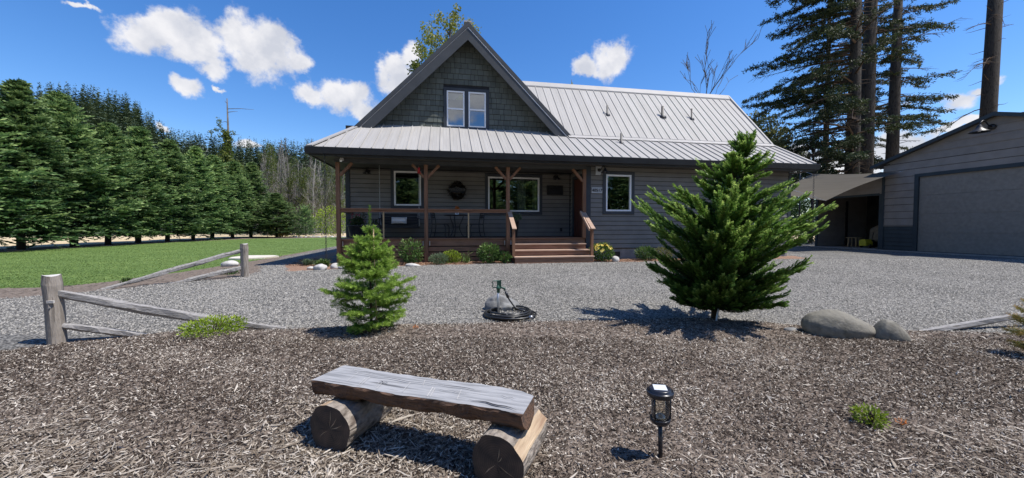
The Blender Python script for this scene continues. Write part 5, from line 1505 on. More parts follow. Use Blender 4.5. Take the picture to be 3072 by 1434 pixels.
# ------------------------------------------------------------------ yard hydrant, rock and hose
hx, hy = .77, 5.50; hz = H(hx, hy)
hyd = empty('yard_hydrant', (hx, hy, hz), 'green yard hydrant with loop handle on a galvanised pipe', 'hydrant', rz=-YAW)
P_('pipe', MB().tube([(0, 0, -.05), (0, 0, .36)], .017, 12), M['steel'], hyd)
P_('collar', MB().lathe([(.022, .30), (.024, .31), (.024, .345), (.03, .35), (.034, .365), (.034, .385), (.024, .395), (.018, .43), (0, .43)], n=16), M['green'], hyd)
P_('head', MB().box(-.02, .028, -.02, .02, .40, .485).bar((.034, 0, .375), (.034, 0, .49), .03, .02, up=(1, 0, 0)), M['green'], hyd, False)
P_('handle', MB().tube([(-.02, 0, .478), (-.075, 0, .476), (-.083, 0, .468), (-.083, 0, .385), (-.075, 0, .375), (-.02, 0, .378)], .0075, 8), M['green'], hyd)
P_('spout', MB().tube([(0, 0, .375), (.05, 0, .378), (.085, 0, .368), (.10, 0, .345)], [.018, .017, .016, .015], 10), M['green'], hyd)
hose = empty('garden_hose', (.90, 5.32, H(.9, 5.3)), 'coiled black rubber garden hose lying at the foot of the hydrant', 'hose')
mb = MB(); rr_ = random.Random(8); pts = []
turns = 8; N_ = turns * 30
for i in range(N_ + 1):
    a = 2 * math.pi * i / 30; k = i / 30
    rad = .37 - .012 * k + .022 * math.sin(k * 2.6) + .012 * math.sin(a * 1.31 + k)
    cx_ = .02 * math.sin(k * 1.9); cy_ = .02 * math.cos(k * 2.7)
    pts.append((cx_ + rad * math.cos(a), cy_ + rad * .92 * math.sin(a), .018 + .014 * ((k * 1.7) % 4) + .012 * math.sin(a * .5 + k)))
P_('coil', mb.tube(pts, .0135, 8), M['hose'], hose)
e = Vector((hx + .10 * math.cos(YAW) - .90, hy - .1 * math.sin(YAW) - 5.32, hz + .345 - hose.location.z))
P_('inlet', MB().tube([tuple(e), tuple(e + Vector((.022, -.01, -.06))), tuple(e + Vector((.05, -.02, -.13))), (.11, .14, .09), (.19, .12, .05), (.28, .02, .04)], [.015, .016, .012, .012, .012, .0125], 8), M['hose'], hose)
P_('spring_guard', MB().tube([tuple(e + Vector((.012, -.004, -.03))), tuple(e + Vector((.045, -.018, -.12)))], .020, 10), M['blackplastic'], hose)
P_('coupling', MB().tube([(.24, -.33, .045), (.27, -.36, .05)], .022, 10), M['steel'], hose)

def rock(name, loc, dims, seed, label, mat='rock', rot=(0, 0, 0), sub=4, rough=.10, cut=None, cat='rock', group=None, smooth=True):
    import bmesh
    from mathutils import noise as nz_
    bm = bmesh.new(); bmesh.ops.create_icosphere(bm, subdivisions=sub, radius=1.0)
    off = Vector((seed * 3.1, seed * 1.7, seed * .9))
    for v in bm.verts:
        p = v.co.copy(); n1 = nz_.noise(p * .9 + off); n2 = nz_.noise(p * 2.6 + off); n3 = nz_.noise(p * 7 + off)
        s = 1 + rough * (1.6 * n1 + .6 * n2 + .18 * n3)
        p = p * s
        if cut: p = cut(p)
        v.co = Vector((p.x * dims[0], p.y * dims[1], p.z * dims[2]))
    me = bpy.data.meshes.new(name); bm.to_mesh(me); bm.free(); me.materials.append(M[mat])
    if smooth: me.polygons.foreach_set('use_smooth', [True] * len(me.polygons))
    o = put(name, me, None, loc, rot); props(o, label, cat, group); return o
rock('rock', (hx + .10, hy + .20, hz + .03), (.25, .16, .20), 3, 'angular dark grey rock standing behind the hydrant', 'darkrock', (0, R(14), -.2), 4, .22)
# two boulders on the right
def big_cut(p):
    if p.x < -.2: p.x = -.2 + (p.x + .2) * (.86)
    p.z *= 1.0 - .42 * max(0, p.x + .1)
    return p
bx_, by_ = 4.40, 3.48
rock('boulder', (bx_, by_, H(bx_, by_) + .07), (.40, .23, .215), 5, 'large smooth grey boulder lying in the mulch beside the cypress', 'rock', (0, R(4), R(-18)), 5, .05, big_cut, 'boulder')
def shell_cut(p):
    p.z *= 1.0 - .35 * max(0, p.x)
    if p.x < -.45: p.x = -.45 + (p.x + .45) * .25
    return p
bx_, by_ = 4.74, 3.22
rock('boulder', (bx_, by_, H(bx_, by_) + .045), (.205, .12, .155), 9, 'smaller wedge-shaped boulder leaning on the right end of the large one', 'rock', (0, R(26), R(-32)), 5, .04, shell_cut, 'boulder')
rock('rock', (.32, 10.72, .02), (.20, .12, .06), 21, 'flat pale grey rock at the gravel edge in front of the porch bed', 'palerock', (0, R(6), .1), 3, .12)
o = bpy.data.objects['rock.001']; o.location = (-.92, 10.62, .02)
rock('rock', (5.25, 10.86, .06), (.13, .09, .13), 22, 'upright pale rock between the yellow flowers and the round shrub', 'palerock', (0, R(10), .3), 3, .15)
for k, (x, y, a, b, c, lab) in enumerate([(-3.17, 10.12, .17, .12, .10, 'largest pale rock at the left end of the porch bed'), (-3.45, 10.3, .10, .08, .05, 'small pale stone left of the largest bed rock'), (-2.92, 10.45, .14, .10, .07, 'flat pale rock behind the young fir'),
     (-2.66, 10.32, .14, .1, .06, 'pale rock right of the cluster behind the young fir'), (-3.0, 10.8, .12, .08, .07, 'grey rock at the back of the corner rock cluster'), (-2.55, 10.7, .16, .11, .08, 'rounded grey rock nearest the deck corner post')]):
    rock('rock', (x, y, c * .5), (a, b, c), 30 + k, lab, 'palerock', (0, 0, k), 3, .16)
rock('rock', (-5.95, 11.5, .06), (.21, .14, .10), 40, 'pale rounded rock beside the second fence post', 'palerock', (0, 0, .2), 3, .1)
rock('rock', (4.02, 3.70, H(4.02, 3.70)), (.10, .06, .03), 44, 'small dark stone in the mulch left of the large boulder', 'darkrock', (0, 0, .2), 2, .15)
for k in range(34):
    x = -16.2 + k * .34 + rr_.uniform(-.12, .12); y = 42.0 + rr_.uniform(-.5, .7) - .02 * k
    rock('river_rock', (x, y, .03), (rr_.uniform(.14, .28), rr_.uniform(.12, .22), rr_.uniform(.07, .13)), 50 + k, 'pale river rock in the dry border beyond the lawn', 'palerock', (0, 0, k), 2, .12, None, 'rock', 'river rocks beyond the lawn')
mb = MB(); mb.prism([(-7.15, 13.75), (-6.7, 13.62), (-6.15, 13.95), (-5.95, 14.6), (-6.3, 15.0), (-7.2, 15.1), (-7.35, 14.4)], .0, .05, 0, 'z')
props(part('stepping_stone', mb, M['slab'], None), 'pale flat stepping slab at the lawn edge behind the fence post', 'paving slab')

# ------------------------------------------------------------------ split rail fences
def split_post(parent, x, y, z, hgt_, rad, seed, lean=(0, 0)):
    rr2 = random.Random(seed); n = 14; mb = MB(); ks = 9; base = 0
    for i in range(ks + 1):
        t = i / ks; zz = z - .1 + (hgt_ + .1) * t
        for j in range(n):
            a = 2 * math.pi * j / n; q = rad * (1 + .07 * math.cos(2 * a + seed) + .05 * math.cos(5 * a) + .02 * math.sin(9 * t + a * 3)) * (1.0 + .05 * (t > .8))
            if i == ks: q *= .88
            mb.v.append((x + q * math.cos(a) + lean[0] * t, y + q * math.sin(a) + lean[1] * t, zz + (.012 if i == ks else 0) + (.01 * math.sin(a * 2) if i >= ks - 1 else 0)))
    for i in range(ks):
        for j in range(n):
            j2 = (j + 1) % n; mb.f.append((i * n + j, i * n + j2, (i + 1) * n + j2, (i + 1) * n + j)); mb.m.append(0)
    mb.f.append(tuple(ks * n + j for j in range(n))); mb.m.append(1)
    return part('post', mb, [M['postwood'], M['postend']], parent, False)
def split_rail(parent, p, q, w, h, seed, sag=0.0):
    """irregular wedge-shaped split rail"""
    rr2 = random.Random(seed); p, q = Vector(p), Vector(q); d = (q - p).normalized(); a = d.cross(Vector((0, 0, 1))).normalized(); b = a.cross(d)
    n = 18; m = 6; mb = MB()
    for i in range(n + 1):
        t = i / n; c = p.lerp(q, t) + Vector((0, 0, -sag * math.sin(math.pi * t))); k = .62 + .38 * math.sin(math.pi * min(1, t * 1.15 + .05)) ** .5
        tw = .35 * t + seed
        prof = [(-.5, .20), (-.12, .52), (.42, .40), (.52, -.15), (.12, -.5), (-.46, -.32)]
        for j, (u_, v_) in enumerate(prof):
            jit = .07 * math.sin(t * 17 + j * 2.1 + seed * 3) + .05 * math.sin(t * 41 + j)
            mb.v.append(tuple(c + a * (u_ + jit) * w * k + b * (v_ + jit * .8) * h * k))
    for i in range(n):
        for j in range(m):
            j2 = (j + 1) % m; mb.f.append((i * m + j, i * m + j2, (i + 1) * m + j2, (i + 1) * m + j)); mb.m.append(0)
    mb.f.append(tuple(range(m))[::-1]); mb.m.append(0); mb.f.append(tuple(n * m + j for j in range(m))); mb.m.append(0)
    o = part('rail', mb, M['weathered'], parent, False)
    return o
px_, py_ = -4.33, 4.98; pz = H(px_, py_)
f1 = empty('split_rail_fence', (px_, py_, pz), 'weathered split rail fence end with a big rounded post, rails sinking into the mulch', 'fence')
pp = split_post(f1, px_, py_, pz, .76, .078, 3, (-.035, 0))
part('screw', MB().tube([(px_ + .01, py_ - .082, pz + .42), (px_ + .01, py_ - .098, pz + .42)], .008, 8), M['steel'], pp)
part('slot', MB().box(px_ - .02, px_ + .045, py_ - .088, py_ - .07, pz + .47, pz + .50), M['postend'], pp)
split_rail(f1, (px_ + .03, py_ + .0, pz + .56), (-1.98, 5.20, H(-1.98, 5.2) - .045), .075, .108, 1, .03)
split_rail(f1, (px_ + .03, py_ + .0, pz + .20), (-3.35, 5.10, H(-3.35, 5.1) - .06), .065, .075, 2)
px_, py_ = -4.42, 9.12; pz = H(px_, py_)
f2 = empty('split_rail_fence', (px_, py_, pz), 'split rail fence end behind the drive, two rails slanting down to the lawn edge', 'fence')
pp = split_post(f2, px_, py_, pz, .72, .075, 7)
split_rail(f2, (px_, py_, pz + .60), (-6.28, 7.95, H(-6.28, 7.95) - .02), .06, .10, 3)
split_rail(f2, (px_, py_, pz + .22), (-5.45, 8.48, H(-5.4, 8.5) - .02), .06, .10, 4)
f3 = empty('split_rail_fence', (6.3, 3.70, -.25), 'dark sunken split rail at the mulch edge on the right', 'fence')
split_rail(f3, (5.75, 3.74, -.30), (8.6, 3.62, .02), .07, .085, 5)
split_post(f3, 8.6, 3.62, -.25, .5, .075, 9)

# ------------------------------------------------------------------ porch furniture
def chair(loc, rz, label):
    t = empty('iron_chair', loc, label, 'chair', rz=rz)   # faces +x
    P_('seat', MB().prism([(-.19, -.20), (.21, -.20), (.21, .20), (-.19, .20)], .425, .445, 0, 'z'), M['blackmetal'], t, False)
    for s in (-1, 1):
        P_('leg', MB().tube([(.20, s * .19, .435), (.245, s * .19, .36), (.25, s * .19, .22), (.235, s * .19, .08), (.25, s * .19, .02), (.29, s * .19, .012), (.295, s * .19, .04)], .016, 6), M['blackmetal'], t)
        P_('leg', MB().tube([(-.33, s * .19, .045), (-.315, s * .19, .012), (-.275, s * .19, .02), (-.23, s * .19, .22), (-.21, s * .19, .44), (-.235, s * .185, .66), (-.275, s * .18, .86), (-.32, s * .18, .865), (-.325, s * .18, .835)], .016, 6), M['blackmetal'], t)
        P_('stretcher', MB().tube([(-.245, s * .19, .16), (.24, s * .19, .16)], .009, 6), M['blackmetal'], t)
    for z0, z1 in ((.80, .855), (.715, .775), (.645, .70)):
        x0, x1 = -.235 - (z0 - .66) * .2, -.235 - (z1 - .66) * .2
        P_('back_slat', MB().add([(x0, -.18, z0), (x0, .18, z0), (x1, .18, z1), (x1, -.18, z1), (x0 - .012, -.18, z0), (x0 - .012, .18, z0), (x1 - .012, .18, z1), (x1 - .012, -.18, z1)], [(0, 1, 2, 3), (7, 6, 5, 4), (0, 4, 5, 1), (3, 2, 6, 7)]), M['blackmetal'], t, False)
    return t
chair((-.20, 12.62, DZ), R(-18), 'black iron scroll-foot chair left of the bistro table, facing right')
chair((.98, 12.62, DZ), R(198), 'black iron scroll-foot chair right of the bistro table, facing left')
tb = empty('bistro_table', (.33, 12.60, DZ), 'round black iron bistro table between two chairs on the porch', 'table')
P_('tabletop', MB().lathe([(0, .73), (.385, .73), (.395, .738), (.395, .752), (.385, .76), (0, .76)], n=36), M['blackmetal'], tb)
for k in range(3):
    a = R(90 + k * 120 + 10); c, s = math.cos(a), math.sin(a)
    P_('leg', MB().tube([(c * .26, s * .26, .72), (c * .22, s * .22, .60), (c * .13, s * .13, .42), (c * .12, s * .12, .28), (c * .2, s * .2, .10), (c * .29, s * .29, .015), (c * .33, s * .33, .03)], .014, 6), M['blackmetal'], tb)
P_('brace_ring', MB().lathe([(.11, .34), (.135, .34), (.135, .365), (.11, .365), (.11, .34)], n=20), M['blackmetal'], tb)
vs = empty('flower_pot', (.36, 12.5, DZ + .76), 'white cube pot with small orange flowers on the bistro table', 'flower pot')
P_('pot', MB().box(-.055, .055, -.055, .055, 0, .105), M['white'], vs, False)
P_('mark', MB().lathe([(.012, 0), (.028, 0)], (0, 0, 0), 14), M['blackmetal'], vs, False).location = (0, -.0562, .055)
bpy.data.objects['mark'].rotation_euler = (R(90), 0, 0)
r = np.random.default_rng(5); F_ = Leaves(); leaf_cloud(F_, r, (0, 0, .22), .085, 140, .04, .028); put('flowers', F_.mesh('pot_flowers', M['orange']), vs)
F_ = Leaves(); leaf_cloud(F_, r, (0, 0, .15), .06, 80, .05, .02); put('leaves', F_.mesh('pot_leaves', M['bushg']), vs)
# porch swing
swg = empty('porch_swing', (-1.50, 12.62, 0), 'black slatted porch swing hanging on two chains', 'swing')
for k in range(5): P_('seat_slat', MB().box(-.58, .58, -.22 + k * .092, -.14 + k * .092, 1.13, 1.148), M['blackwood'], swg, False)
for k in range(4): P_('back_slat', MB().box(-.54, .54, .235, .255, 1.17 + k * .095, 1.255 + k * .095), M['blackwood'], swg, False)
for s in (-1, 1):
    P_('armrest', MB().box(s * .60 - .04, s * .60 + .04, -.24, .26, 1.36, 1.385).box(s * .60 - .02, s * .60 + .02, -.23, -.19, 1.10, 1.36).box(s * .60 - .02, s * .60 + .02, .22, .26, 1.06, 1.50), M['blackwood'], swg, False)
P_('frame', MB().box(-.62, .62, -.24, -.20, 1.06, 1.128).box(-.62, .62, .20, .24, 1.06, 1.128).box(-.03, .03, -.199, .199, 1.05, 1.12), M['blackwood'], swg, False)
def chain(parent, p, q, name='chain', mat='steel', link=.045, rad=.0045, wd=.012):
    p, q = Vector(p), Vector(q); n = int((q - p).length / (link * .72)); mb = MB()
    for i in range(n):
        c = p.lerp(q, (i + .5) / n); pts = []
        for j in range(8):
            a = 2 * math.pi * j / 8; u_, v_ = wd * math.cos(a), link / 2 * math.sin(a)
            pts.append(c + (Vector((u_, 0, v_)) if i % 2 else Vector((0, u_, v_))))
        mb.tube(pts, rad, 4, closed=True)
    return P_(name, mb, M[mat], parent)
for s in (-1, 1): chain(swg, (s * .62, 0, 1.42), (s * .62, 0, 3.10)); chain(swg, (s * .62, -.02, 1.42), (s * .62, -.21, 1.12)); chain(swg, (s * .62, .02, 1.42), (s * .62, .22, 1.12))
pil = MB(); V = []; nn_ = 10
for sgn in (1, -1):
    for i in range(nn_ + 1):
        for j in range(nn_ + 1):
            u_, v_ = i / nn_ * 2 - 1, j / nn_ * 2 - 1; b_ = (1 - u_ ** 4) * (1 - v_ ** 4)
            V.append((u_ * .25 * (1 - .04 * (1 - v_ * v_)), -sgn * .055 * b_ ** .6, v_ * .11 * (1 - .05 * (1 - u_ * u_)) + .11))
F = []
for s in range(2):
    o_ = s * (nn_ + 1) ** 2
    for i in range(nn_):
        for j in range(nn_): F.append((o_ + i * 11 + j, o_ + (i + 1) * 11 + j, o_ + (i + 1) * 11 + j + 1, o_ + i * 11 + j + 1))
pil.add(V, F); o = part('pillow', pil, M['cloth'], None, True); o.location = (-1.54, 12.77, 1.205); o.rotation_euler = (R(-14), 0, 0)
props(o, 'pale lumbar pillow with faint seams leaning on the porch swing back', 'pillow')
part('seam', MB().box(-.245, .245, -.062, -.058, .165, .17).box(-.245, .245, -.062, -.058, .05, .055), M['tan'], o, world=False)
# planters
def planter(x, y, z, r0, r1, h, label, seed, fr_, flower=None, mat='bushg'):
    t = empty('planter', (x, y, z), label, 'planter')
    P_('pot', MB().lathe([(0, 0), (r0, 0), (r0 * 1.02, .02), (r1, h - .03), (r1 * 1.08, h - .025), (r1 * 1.08, h), (r1 * .95, h), (r1 * .93, h - .04), (0, h - .04)], n=24), M['darkpot'], t)
    r = np.random.default_rng(seed); Lv = Leaves()
    for k in range(14): leaf_cloud(Lv, r, (r.normal() * fr_ * .5, r.normal() * fr_ * .4, h + .06 + abs(r.normal()) * fr_ * .5), fr_ * .42, 50, .07, .035)
    put('leaves', Lv.mesh('planter_leaves', M[mat]), t)
    if flower:
        Lv = Leaves()
        for k in range(14): leaf_cloud(Lv, r, (r.normal() * fr_ * .6, r.normal() * fr_ * .5, h + .12 + abs(r.normal()) * fr_ * .6), .03, 12, .035, .03)
        put('flowers', Lv.mesh('planter_flowers', M[flower]), t)
planter(-2.78, 12.45, DZ, .22, .28, .40, 'wide dark planter with red-tinged foliage at the left end of the porch', 81, .30, 'pink', 'darkleaf')
planter(2.27, 12.30, DZ, .10, .16, .56, 'tall tapered black planter with grey-green leaves behind the steps', 82, .20, 'white' if False else None, 'sage')

# wall lamps
def barn_lamp(loc, rz, s, label, back=False, shade='blackmetal'):
    t = empty('gooseneck_lamp', loc, label, 'wall lamp', rz=rz); t.scale = (s, s, s)     # wall behind +y, arm comes to -y
    P_('wall_plate', MB().tube([(0, 0, 0), (0, -.03, 0)], .055, 16), M['blackmetal'], t)
    P_('arm', MB().tube([(0, -.02, 0), (0, -.10, .02), (0, -.18, .09), (0, -.25, .11), (0, -.31, .07), (0, -.33, .0)], .011, 8), M['blackmetal'], t)
    P_('lamp_shade', MB().lathe([(.02, .05), (.03, .03), (.045, 0), (.06, -.03), (.13, -.085), (.145, -.10), (.138, -.10), (.12, -.085), (.05, -.035), (0, -.02)], (0, -.33, -.02), 24), M[shade], t)
    P_('bulb', MB().lathe([(0, -.09), (.02, -.085), (.028, -.06), (.02, -.03), (0, -.03)], (0, -.33, -.02), 12), M['white'], t)
    if back: P_('mounting_block', MB().box(-.13, .13, .0, .012, -.16, .13), M['plate'], t, False)
    return t
barn_lamp((-2.57, 13.27, 2.98), 0, 1, 'black gooseneck wall lamp left of the left porch window')
barn_lamp((3.96, 13.27, 2.93), 0, 1, 'black gooseneck wall lamp above the dark plaque by the door')
barn_lamp((5.02, 11.665, 2.98), R(12), 1, 'black gooseneck lamp on a pale block beside the wing window', True)
lm = barn_lamp((19.86, 10.44, 4.78), R(-90), 1.9, 'large gooseneck lamp high on the workshop gable', False)
# wreath and plaque, feeder
t = empty('wreath', (.39, 13.2, 2.38), 'dark round wreath with a lettered banner on the porch wall', 'wreath')
r = np.random.default_rng(6); Lv = Leaves()
for k in range(40):
    a = k / 40 * 6.283; leaf_cloud(Lv, r, (math.cos(a) * .22, 0, math.sin(a) * .24), .09, 26, .08, .03)
put('foliage', Lv.mesh('wreath_leaves', leafm('dark_dried_leaves', [(.006, .006, .005), (.018, .014, .010), (.03, .022, .015)], .1)), t)
P_('banner', MB().box(-.26, .26, -.10, -.08, -.085, .085), M['blackwood'], t, False)
me = text_mesh('WELCOME', .115, .002, M['trim'], .001); o = put('lettering', me, t, (0, -.103, -.02), (R(90), 0, 0)); me.materials.clear(); me.materials.append(surf('grey_lettering', [(.10, .10, .10), (.13, .13, .13)], 4, .8, 0))
t = empty('plaque', (3.97, 13.25, 2.45), 'dark rectangular plaque hanging on the porch wall near the door', 'plaque')
P_('board', MB().box(-.29, .29, -.012, .012, -.15, .15), M['blackwood'], t, False)
P_('frame', MB().box(-.31, .31, -.02, .014, .15, .175).box(-.31, .31, -.02, .014, -.175, -.15).box(-.31, -.29, -.02, .014, -.15, .15).box(.29, .31, -.02, .014, -.15, .15), M['blackmetal'], t, False)
P_('emblem', MB().bar((-.22, -.014, .06), (-.22, -.014, -.02), .012, .004).bar((-.16, -.014, .05), (-.13, -.014, -.03), .012, .004).bar((-.10, -.014, .05), (-.13, -.014, -.03), .012, .004).bar((-.09, -.014, .0), (-.05, -.014, .04), .010, .004), M['trim'], t, False)
t = empty('hummingbird_feeder', (-.80, 11.55, 2.80), 'small red hummingbird feeder hanging beside the second porch post', 'feeder')
P_('bottle', MB().lathe([(0, .09), (.025, .09), (.035, .07), (.035, -.04), (.02, -.06), (0, -.06)], n=14), M['red'], t)
P_('dish', MB().lathe([(0, -.055), (.05, -.06), (.058, -.075), (.05, -.09), (0, -.095)], n=18), M['red'], t)
P_('wire', MB().tube([(0, 0, .09), (.005, .02, .22), (0, .04, .29)], .003, 4), M['blackmetal'], t)
# rain chains
def rain_chain(x, y, z0, z1, label):
    t = empty('rain_chain', (x, y, z0), label, 'rain chain'); n = int((z1 - z0) / .062); mb = MB()
    for i in range(n):
        z = .031 + i * .062; pts = []
        for j in range(9):
            a = 2 * math.pi * j / 9; u_, v_ = .022 * math.cos(a), .040 * math.sin(a); pts.append((u_, 0, z + v_) if i % 2 else (0, u_, z + v_))
        mb.tube(pts, .006, 4, closed=True)
    P_('link', mb, M['blackmetal'], t)
rain_chain(-3.30, 11.05, .02, 3.12, 'steel rain chain hanging in front of the left porch corner post')
rain_chain(12.80, 11.05, .9, 3.12, 'dark rain chain hanging from the right end of the gutter')
mb = MB(); mb.bar((12.2, 14.6, 3.05), (13.6, 14.6, 2.45), .05, .05)
# shade sail
A, B, C_, D_ = Vector((19.75, 13.2, 3.52)), Vector((20.6, 17.9, 4.12)), Vector((16.8, 17.2, 2.80)), Vector((16.16, 13.4, 2.22))
n = 22; V = []; F = []
for i in range(n + 1):
    for j in range(n + 1):
        u_, v_ = i / n, j / n
        uu = u_ + .0; vv = v_
        # concave edges
        p = (A * (1 - uu) + D_ * uu) * (1 - vv) + (B * (1 - uu) + C_ * uu) * vv
        c = (A + B + C_ + D_) / 4
        pull = .10 * (math.sin(math.pi * u_) * (1 - math.sin(math.pi * v_)) + math.sin(math.pi * v_) * (1 - math.sin(math.pi * u_)))
        p = p.lerp(c, pull); p.z -= .16 * math.sin(math.pi * u_) * math.sin(math.pi * v_)
        V.append(tuple(p))
for i in range(n):
    for j in range(n): F.append((i * (n + 1) + j, (i + 1) * (n + 1) + j, (i + 1) * (n + 1) + j + 1, i * (n + 1) + j + 1))
sl_e = empty('shade_sail', tuple(A), 'taupe shade sail stretched between the workshop and the house', 'shade sail')
part('sailcloth', MB().add(V, F), M['sail'], sl_e, True)
part('corner_strap', MB().tube([tuple(A), (19.88, 13.1, 3.56)], .01, 6), M['steel'], sl_e)
part('corner_strap', MB().tube([tuple(B), (20.6, 18.6, 4.4)], .01, 6), M['steel'], sl_e)
part('corner_strap', MB().tube([tuple(C_), (12.55, 17.6, 3.05)], .01, 6), M['steel'], sl_e)
part('corner_strap', MB().tube([tuple(D_), (12.55, 13.0, 3.0)], .008, 6), M['steel'], sl_e)
t = empty('sail_pole', (20.6, 18.6, 0), 'thin dark pole holding the far corner of the shade sail', 'pole')
part('pole', MB().tube([(20.6, 18.6, 0), (20.6, 18.6, 4.4)], .04, 8), M['blackmetal'], t, True)
# things inside the lean-to
t = empty('wooden_stool', (21.0, 15.9, .05), 'small plain wooden stool inside the open lean-to', 'stool')
P_('seat', MB().box(-.16, .16, -.28, .28, .46, .49), M['plainwood'], t, False)
for a, b in ((-1, -1), (1, -1), (1, 1), (-1, 1)): P_('leg', MB().bar((a * .12, b * .2, 0), (a * .10, b * .17, .459), .05, .05), M['plainwood'], t, False)
t = empty('pressure_washer', (20.75, 15.15, .05), 'small yellow machine on wheels inside the lean-to', 'machine')
P_('body', MB().prism([(-.15, 0.10), (.15, .10), (.17, .3), (.08, .42), (-.1, .42), (-.17, .28)], -.2, .2, 0, 'x'), M['yellow'], t, False)
for s in (-1, 1): P_('wheel', MB().tube([(0, s * .2 - .02, .09), (0, s * .2 + .02, .09)], .09, 14), M['blackplastic'], t)
P_('handle', MB().tube([(.15, -.15, .35), (.25, -.15, .75), (.25, .15, .75), (.15, .15, .35)], .014, 6), M['blackmetal'], t)
t = empty('covered_machine', (21.9, 14.9, .05), 'bulky tan-covered machine deep inside the lean-to', 'machine')
P_('cover', MB().prism([(-.75, 0.3), (.75, .3), (.7, .95), (.3, 1.15), (-.1, 1.1), (-.2, 1.2), (-.65, 1.05)], -.35, .35, 0, 'x'), M['tan'], t, False).modifiers.new('b', 'BEVEL').width = .06
for s in (-1, 1): P_('wheel', MB().tube([(0 + -.3, s * .5 - .05, .2), (-.3, s * .5 + .05, .2)], .2, 16), M['blackplastic'], t)

# ------------------------------------------------------------------ loose cover: mulch chips, gravel, grass, bed litter
rg = np.random.default_rng(99)
def frustum_pts(n, dmin, dmax, power=1.0, umax=2.15):
    d = dmin + (dmax - dmin) * rg.random(n) ** power
    u = rg.uniform(-umax, umax, n)
    s, c = math.sin(YAW), math.cos(YAW)
    return d * (s + u * c), d * (c - u * s), d
def chips(n, dmin, dmax, Lr, Wr, tone, power, zoff=.004, tilt=.35, keep=None, spread=.05, bend=.15):
    x, y, d = frustum_pts(n, dmin, dmax, power)
    k = (y < np.interp(x + wob(x, y, .12, 2.6), BX, BY) + rg.normal(size=n) * spread) & (x > -11) & (x < 13) & (y > .2)
    if keep is not None: k &= keep(x, y)
    x, y = x[k], y[k]; m = len(x)
    a = rg.uniform(0, 2 * np.pi, m); el = rg.normal(size=m) * tilt
    D = np.stack([np.cos(a) * np.cos(el), np.sin(a) * np.cos(el), np.sin(el)], -1)
    ro = rg.normal(size=m) * .5
    S = np.stack([-np.sin(a), np.cos(a), ro], -1)
    L1 = rg.uniform(*Lr, m) * rg.uniform(.6, 1.2, m)
    z = hgt(x, y) + zoff + np.abs(np.sin(el)) * L1 * .5 + np.abs(ro) * .002
    B = np.stack([x, y, z], -1) - D * L1[:, None] / 2
    W1 = rg.uniform(*Wr, m)
    t = tone(x, y, m)
    return B, D, S, L1, W1, t
def hexchips(parts_, name, mat, thick=.3):
    B = np.vstack([p[0] for p in parts_]); D = nrm(np.vstack([p[1] for p in parts_])); S = np.vstack([p[2] for p in parts_])
    S = nrm(S - D * np.sum(S * D, 1, keepdims=True)); U = np.cross(D, S)
    U *= np.sign(U[:, 2:3] + 1e-9)
    L1 = np.concatenate([p[3] for p in parts_])[:, None]; W1 = np.concatenate([p[4] for p in parts_])[:, None]; t = np.concatenate([p[5] for p in parts_])
    n = len(B); V = np.empty((n, 6, 3), np.float32); th = W1 * thick; j = lambda a: 1 + rg.normal(size=(n, 1)) * a
    V[:, 0] = B; V[:, 1] = B + D * L1 * .3 * j(.2) + S * W1 / 2 * j(.25); V[:, 2] = B + D * L1 + S * W1 * .15 * j(1.5)
    V[:, 3] = B + D * L1 * .62 * j(.12) - S * W1 / 2 * j(.25); V[:, 4] = B + D * L1 * .35 + U * th; V[:, 5] = B + D * L1 * .75 + U * th * .8
    # ridge top 4-5, rim 0-1-2-3
    Fb = np.array([[0, 1, 4], [1, 2, 5], [1, 5, 4], [2, 3, 5], [3, 4, 5], [3, 0, 4]])
    F = (Fb[None] + (np.arange(n) * 6)[:, None, None]).reshape(-1, 3)
    return np_mesh(name, V.reshape(-1, 3), F, mat, np.repeat(t, 6))
def mn(x, y):
    return (np.sin(x * 2.1 + np.sin(y * 1.7) * 1.5) * np.sin(y * 2.6 + x * .9) * .45 + np.sin(x * 5.3 + 2 * np.sin(y * 3.1)) * np.sin(y * 6.1 - x * 2.2) * .33
            + np.sin(x * 13.1 + 1.5 * np.sin(y * 9)) * np.sin(y * 14.7 + x * 5) * .25)
patch = lambda x, y: np.clip(.5 + .62 * mn(x, y), 0, 1)
tone1 = lambda x, y, m: np.clip(rg.random(m) ** (.85 + 2.4 * (1 - patch(x, y))) * 1.02 + .01, 0, 1)
pale = lambda x, y: np.clip(sst(.75, -.6, x + .25 * np.sin(y * 4)) * sst(3.5, 2.3, y - .15 * x + .35 * np.sin(x * 3)) + .25 * sst(2.0, 1.5, y), 0, 1)
thin = lambda x, y: rg.random(len(x)) < .45 + .75 * patch(x + 3, y + 1)
q = [chips(262000, 1.15, 4.0, (.012, .038), (.004, .010), tone1, .68, keep=thin),
     chips(205000, 2.6, 6.8, (.015, .042), (.006, .012), lambda x, y, m: np.clip(tone1(x, y, m) ** .82 + .03, 0, 1), .9, keep=thin)]
o = put('bark_mulch', hexchips(q, 'bark_mulch', M['chip'])); props(o, 'brown and grey bark mulch chips covering the mound in the foreground', 'mulch', kind='stuff')
ps = lambda lo: (lambda x, y: rg.random(len(x)) < pale(x, y) + lo)
q = [chips(108000, 1.1, 3.6, (.024, .062), (.005, .010), lambda x, y, m: rg.random(m) ** 1.1, .8, .010, .22, ps(.01)),
     chips(3500, 1.1, 3.6, (.08, .17), (.007, .014), lambda x, y, m: rg.random(m) ** .7, .9, .016, .14, ps(.01)),
     chips(9000, 3.0, 6, (.04, .09), (.006, .012), lambda x, y, m: rg.random(m) ** .7, 1, .010, .2, ps(.04))]
o = put('bark_strips', hexchips(q, 'bark_strips', M['strip'], .16)); props(o, 'long pale weathered bark strips lying on the near mulch', 'bark', kind='stuff')
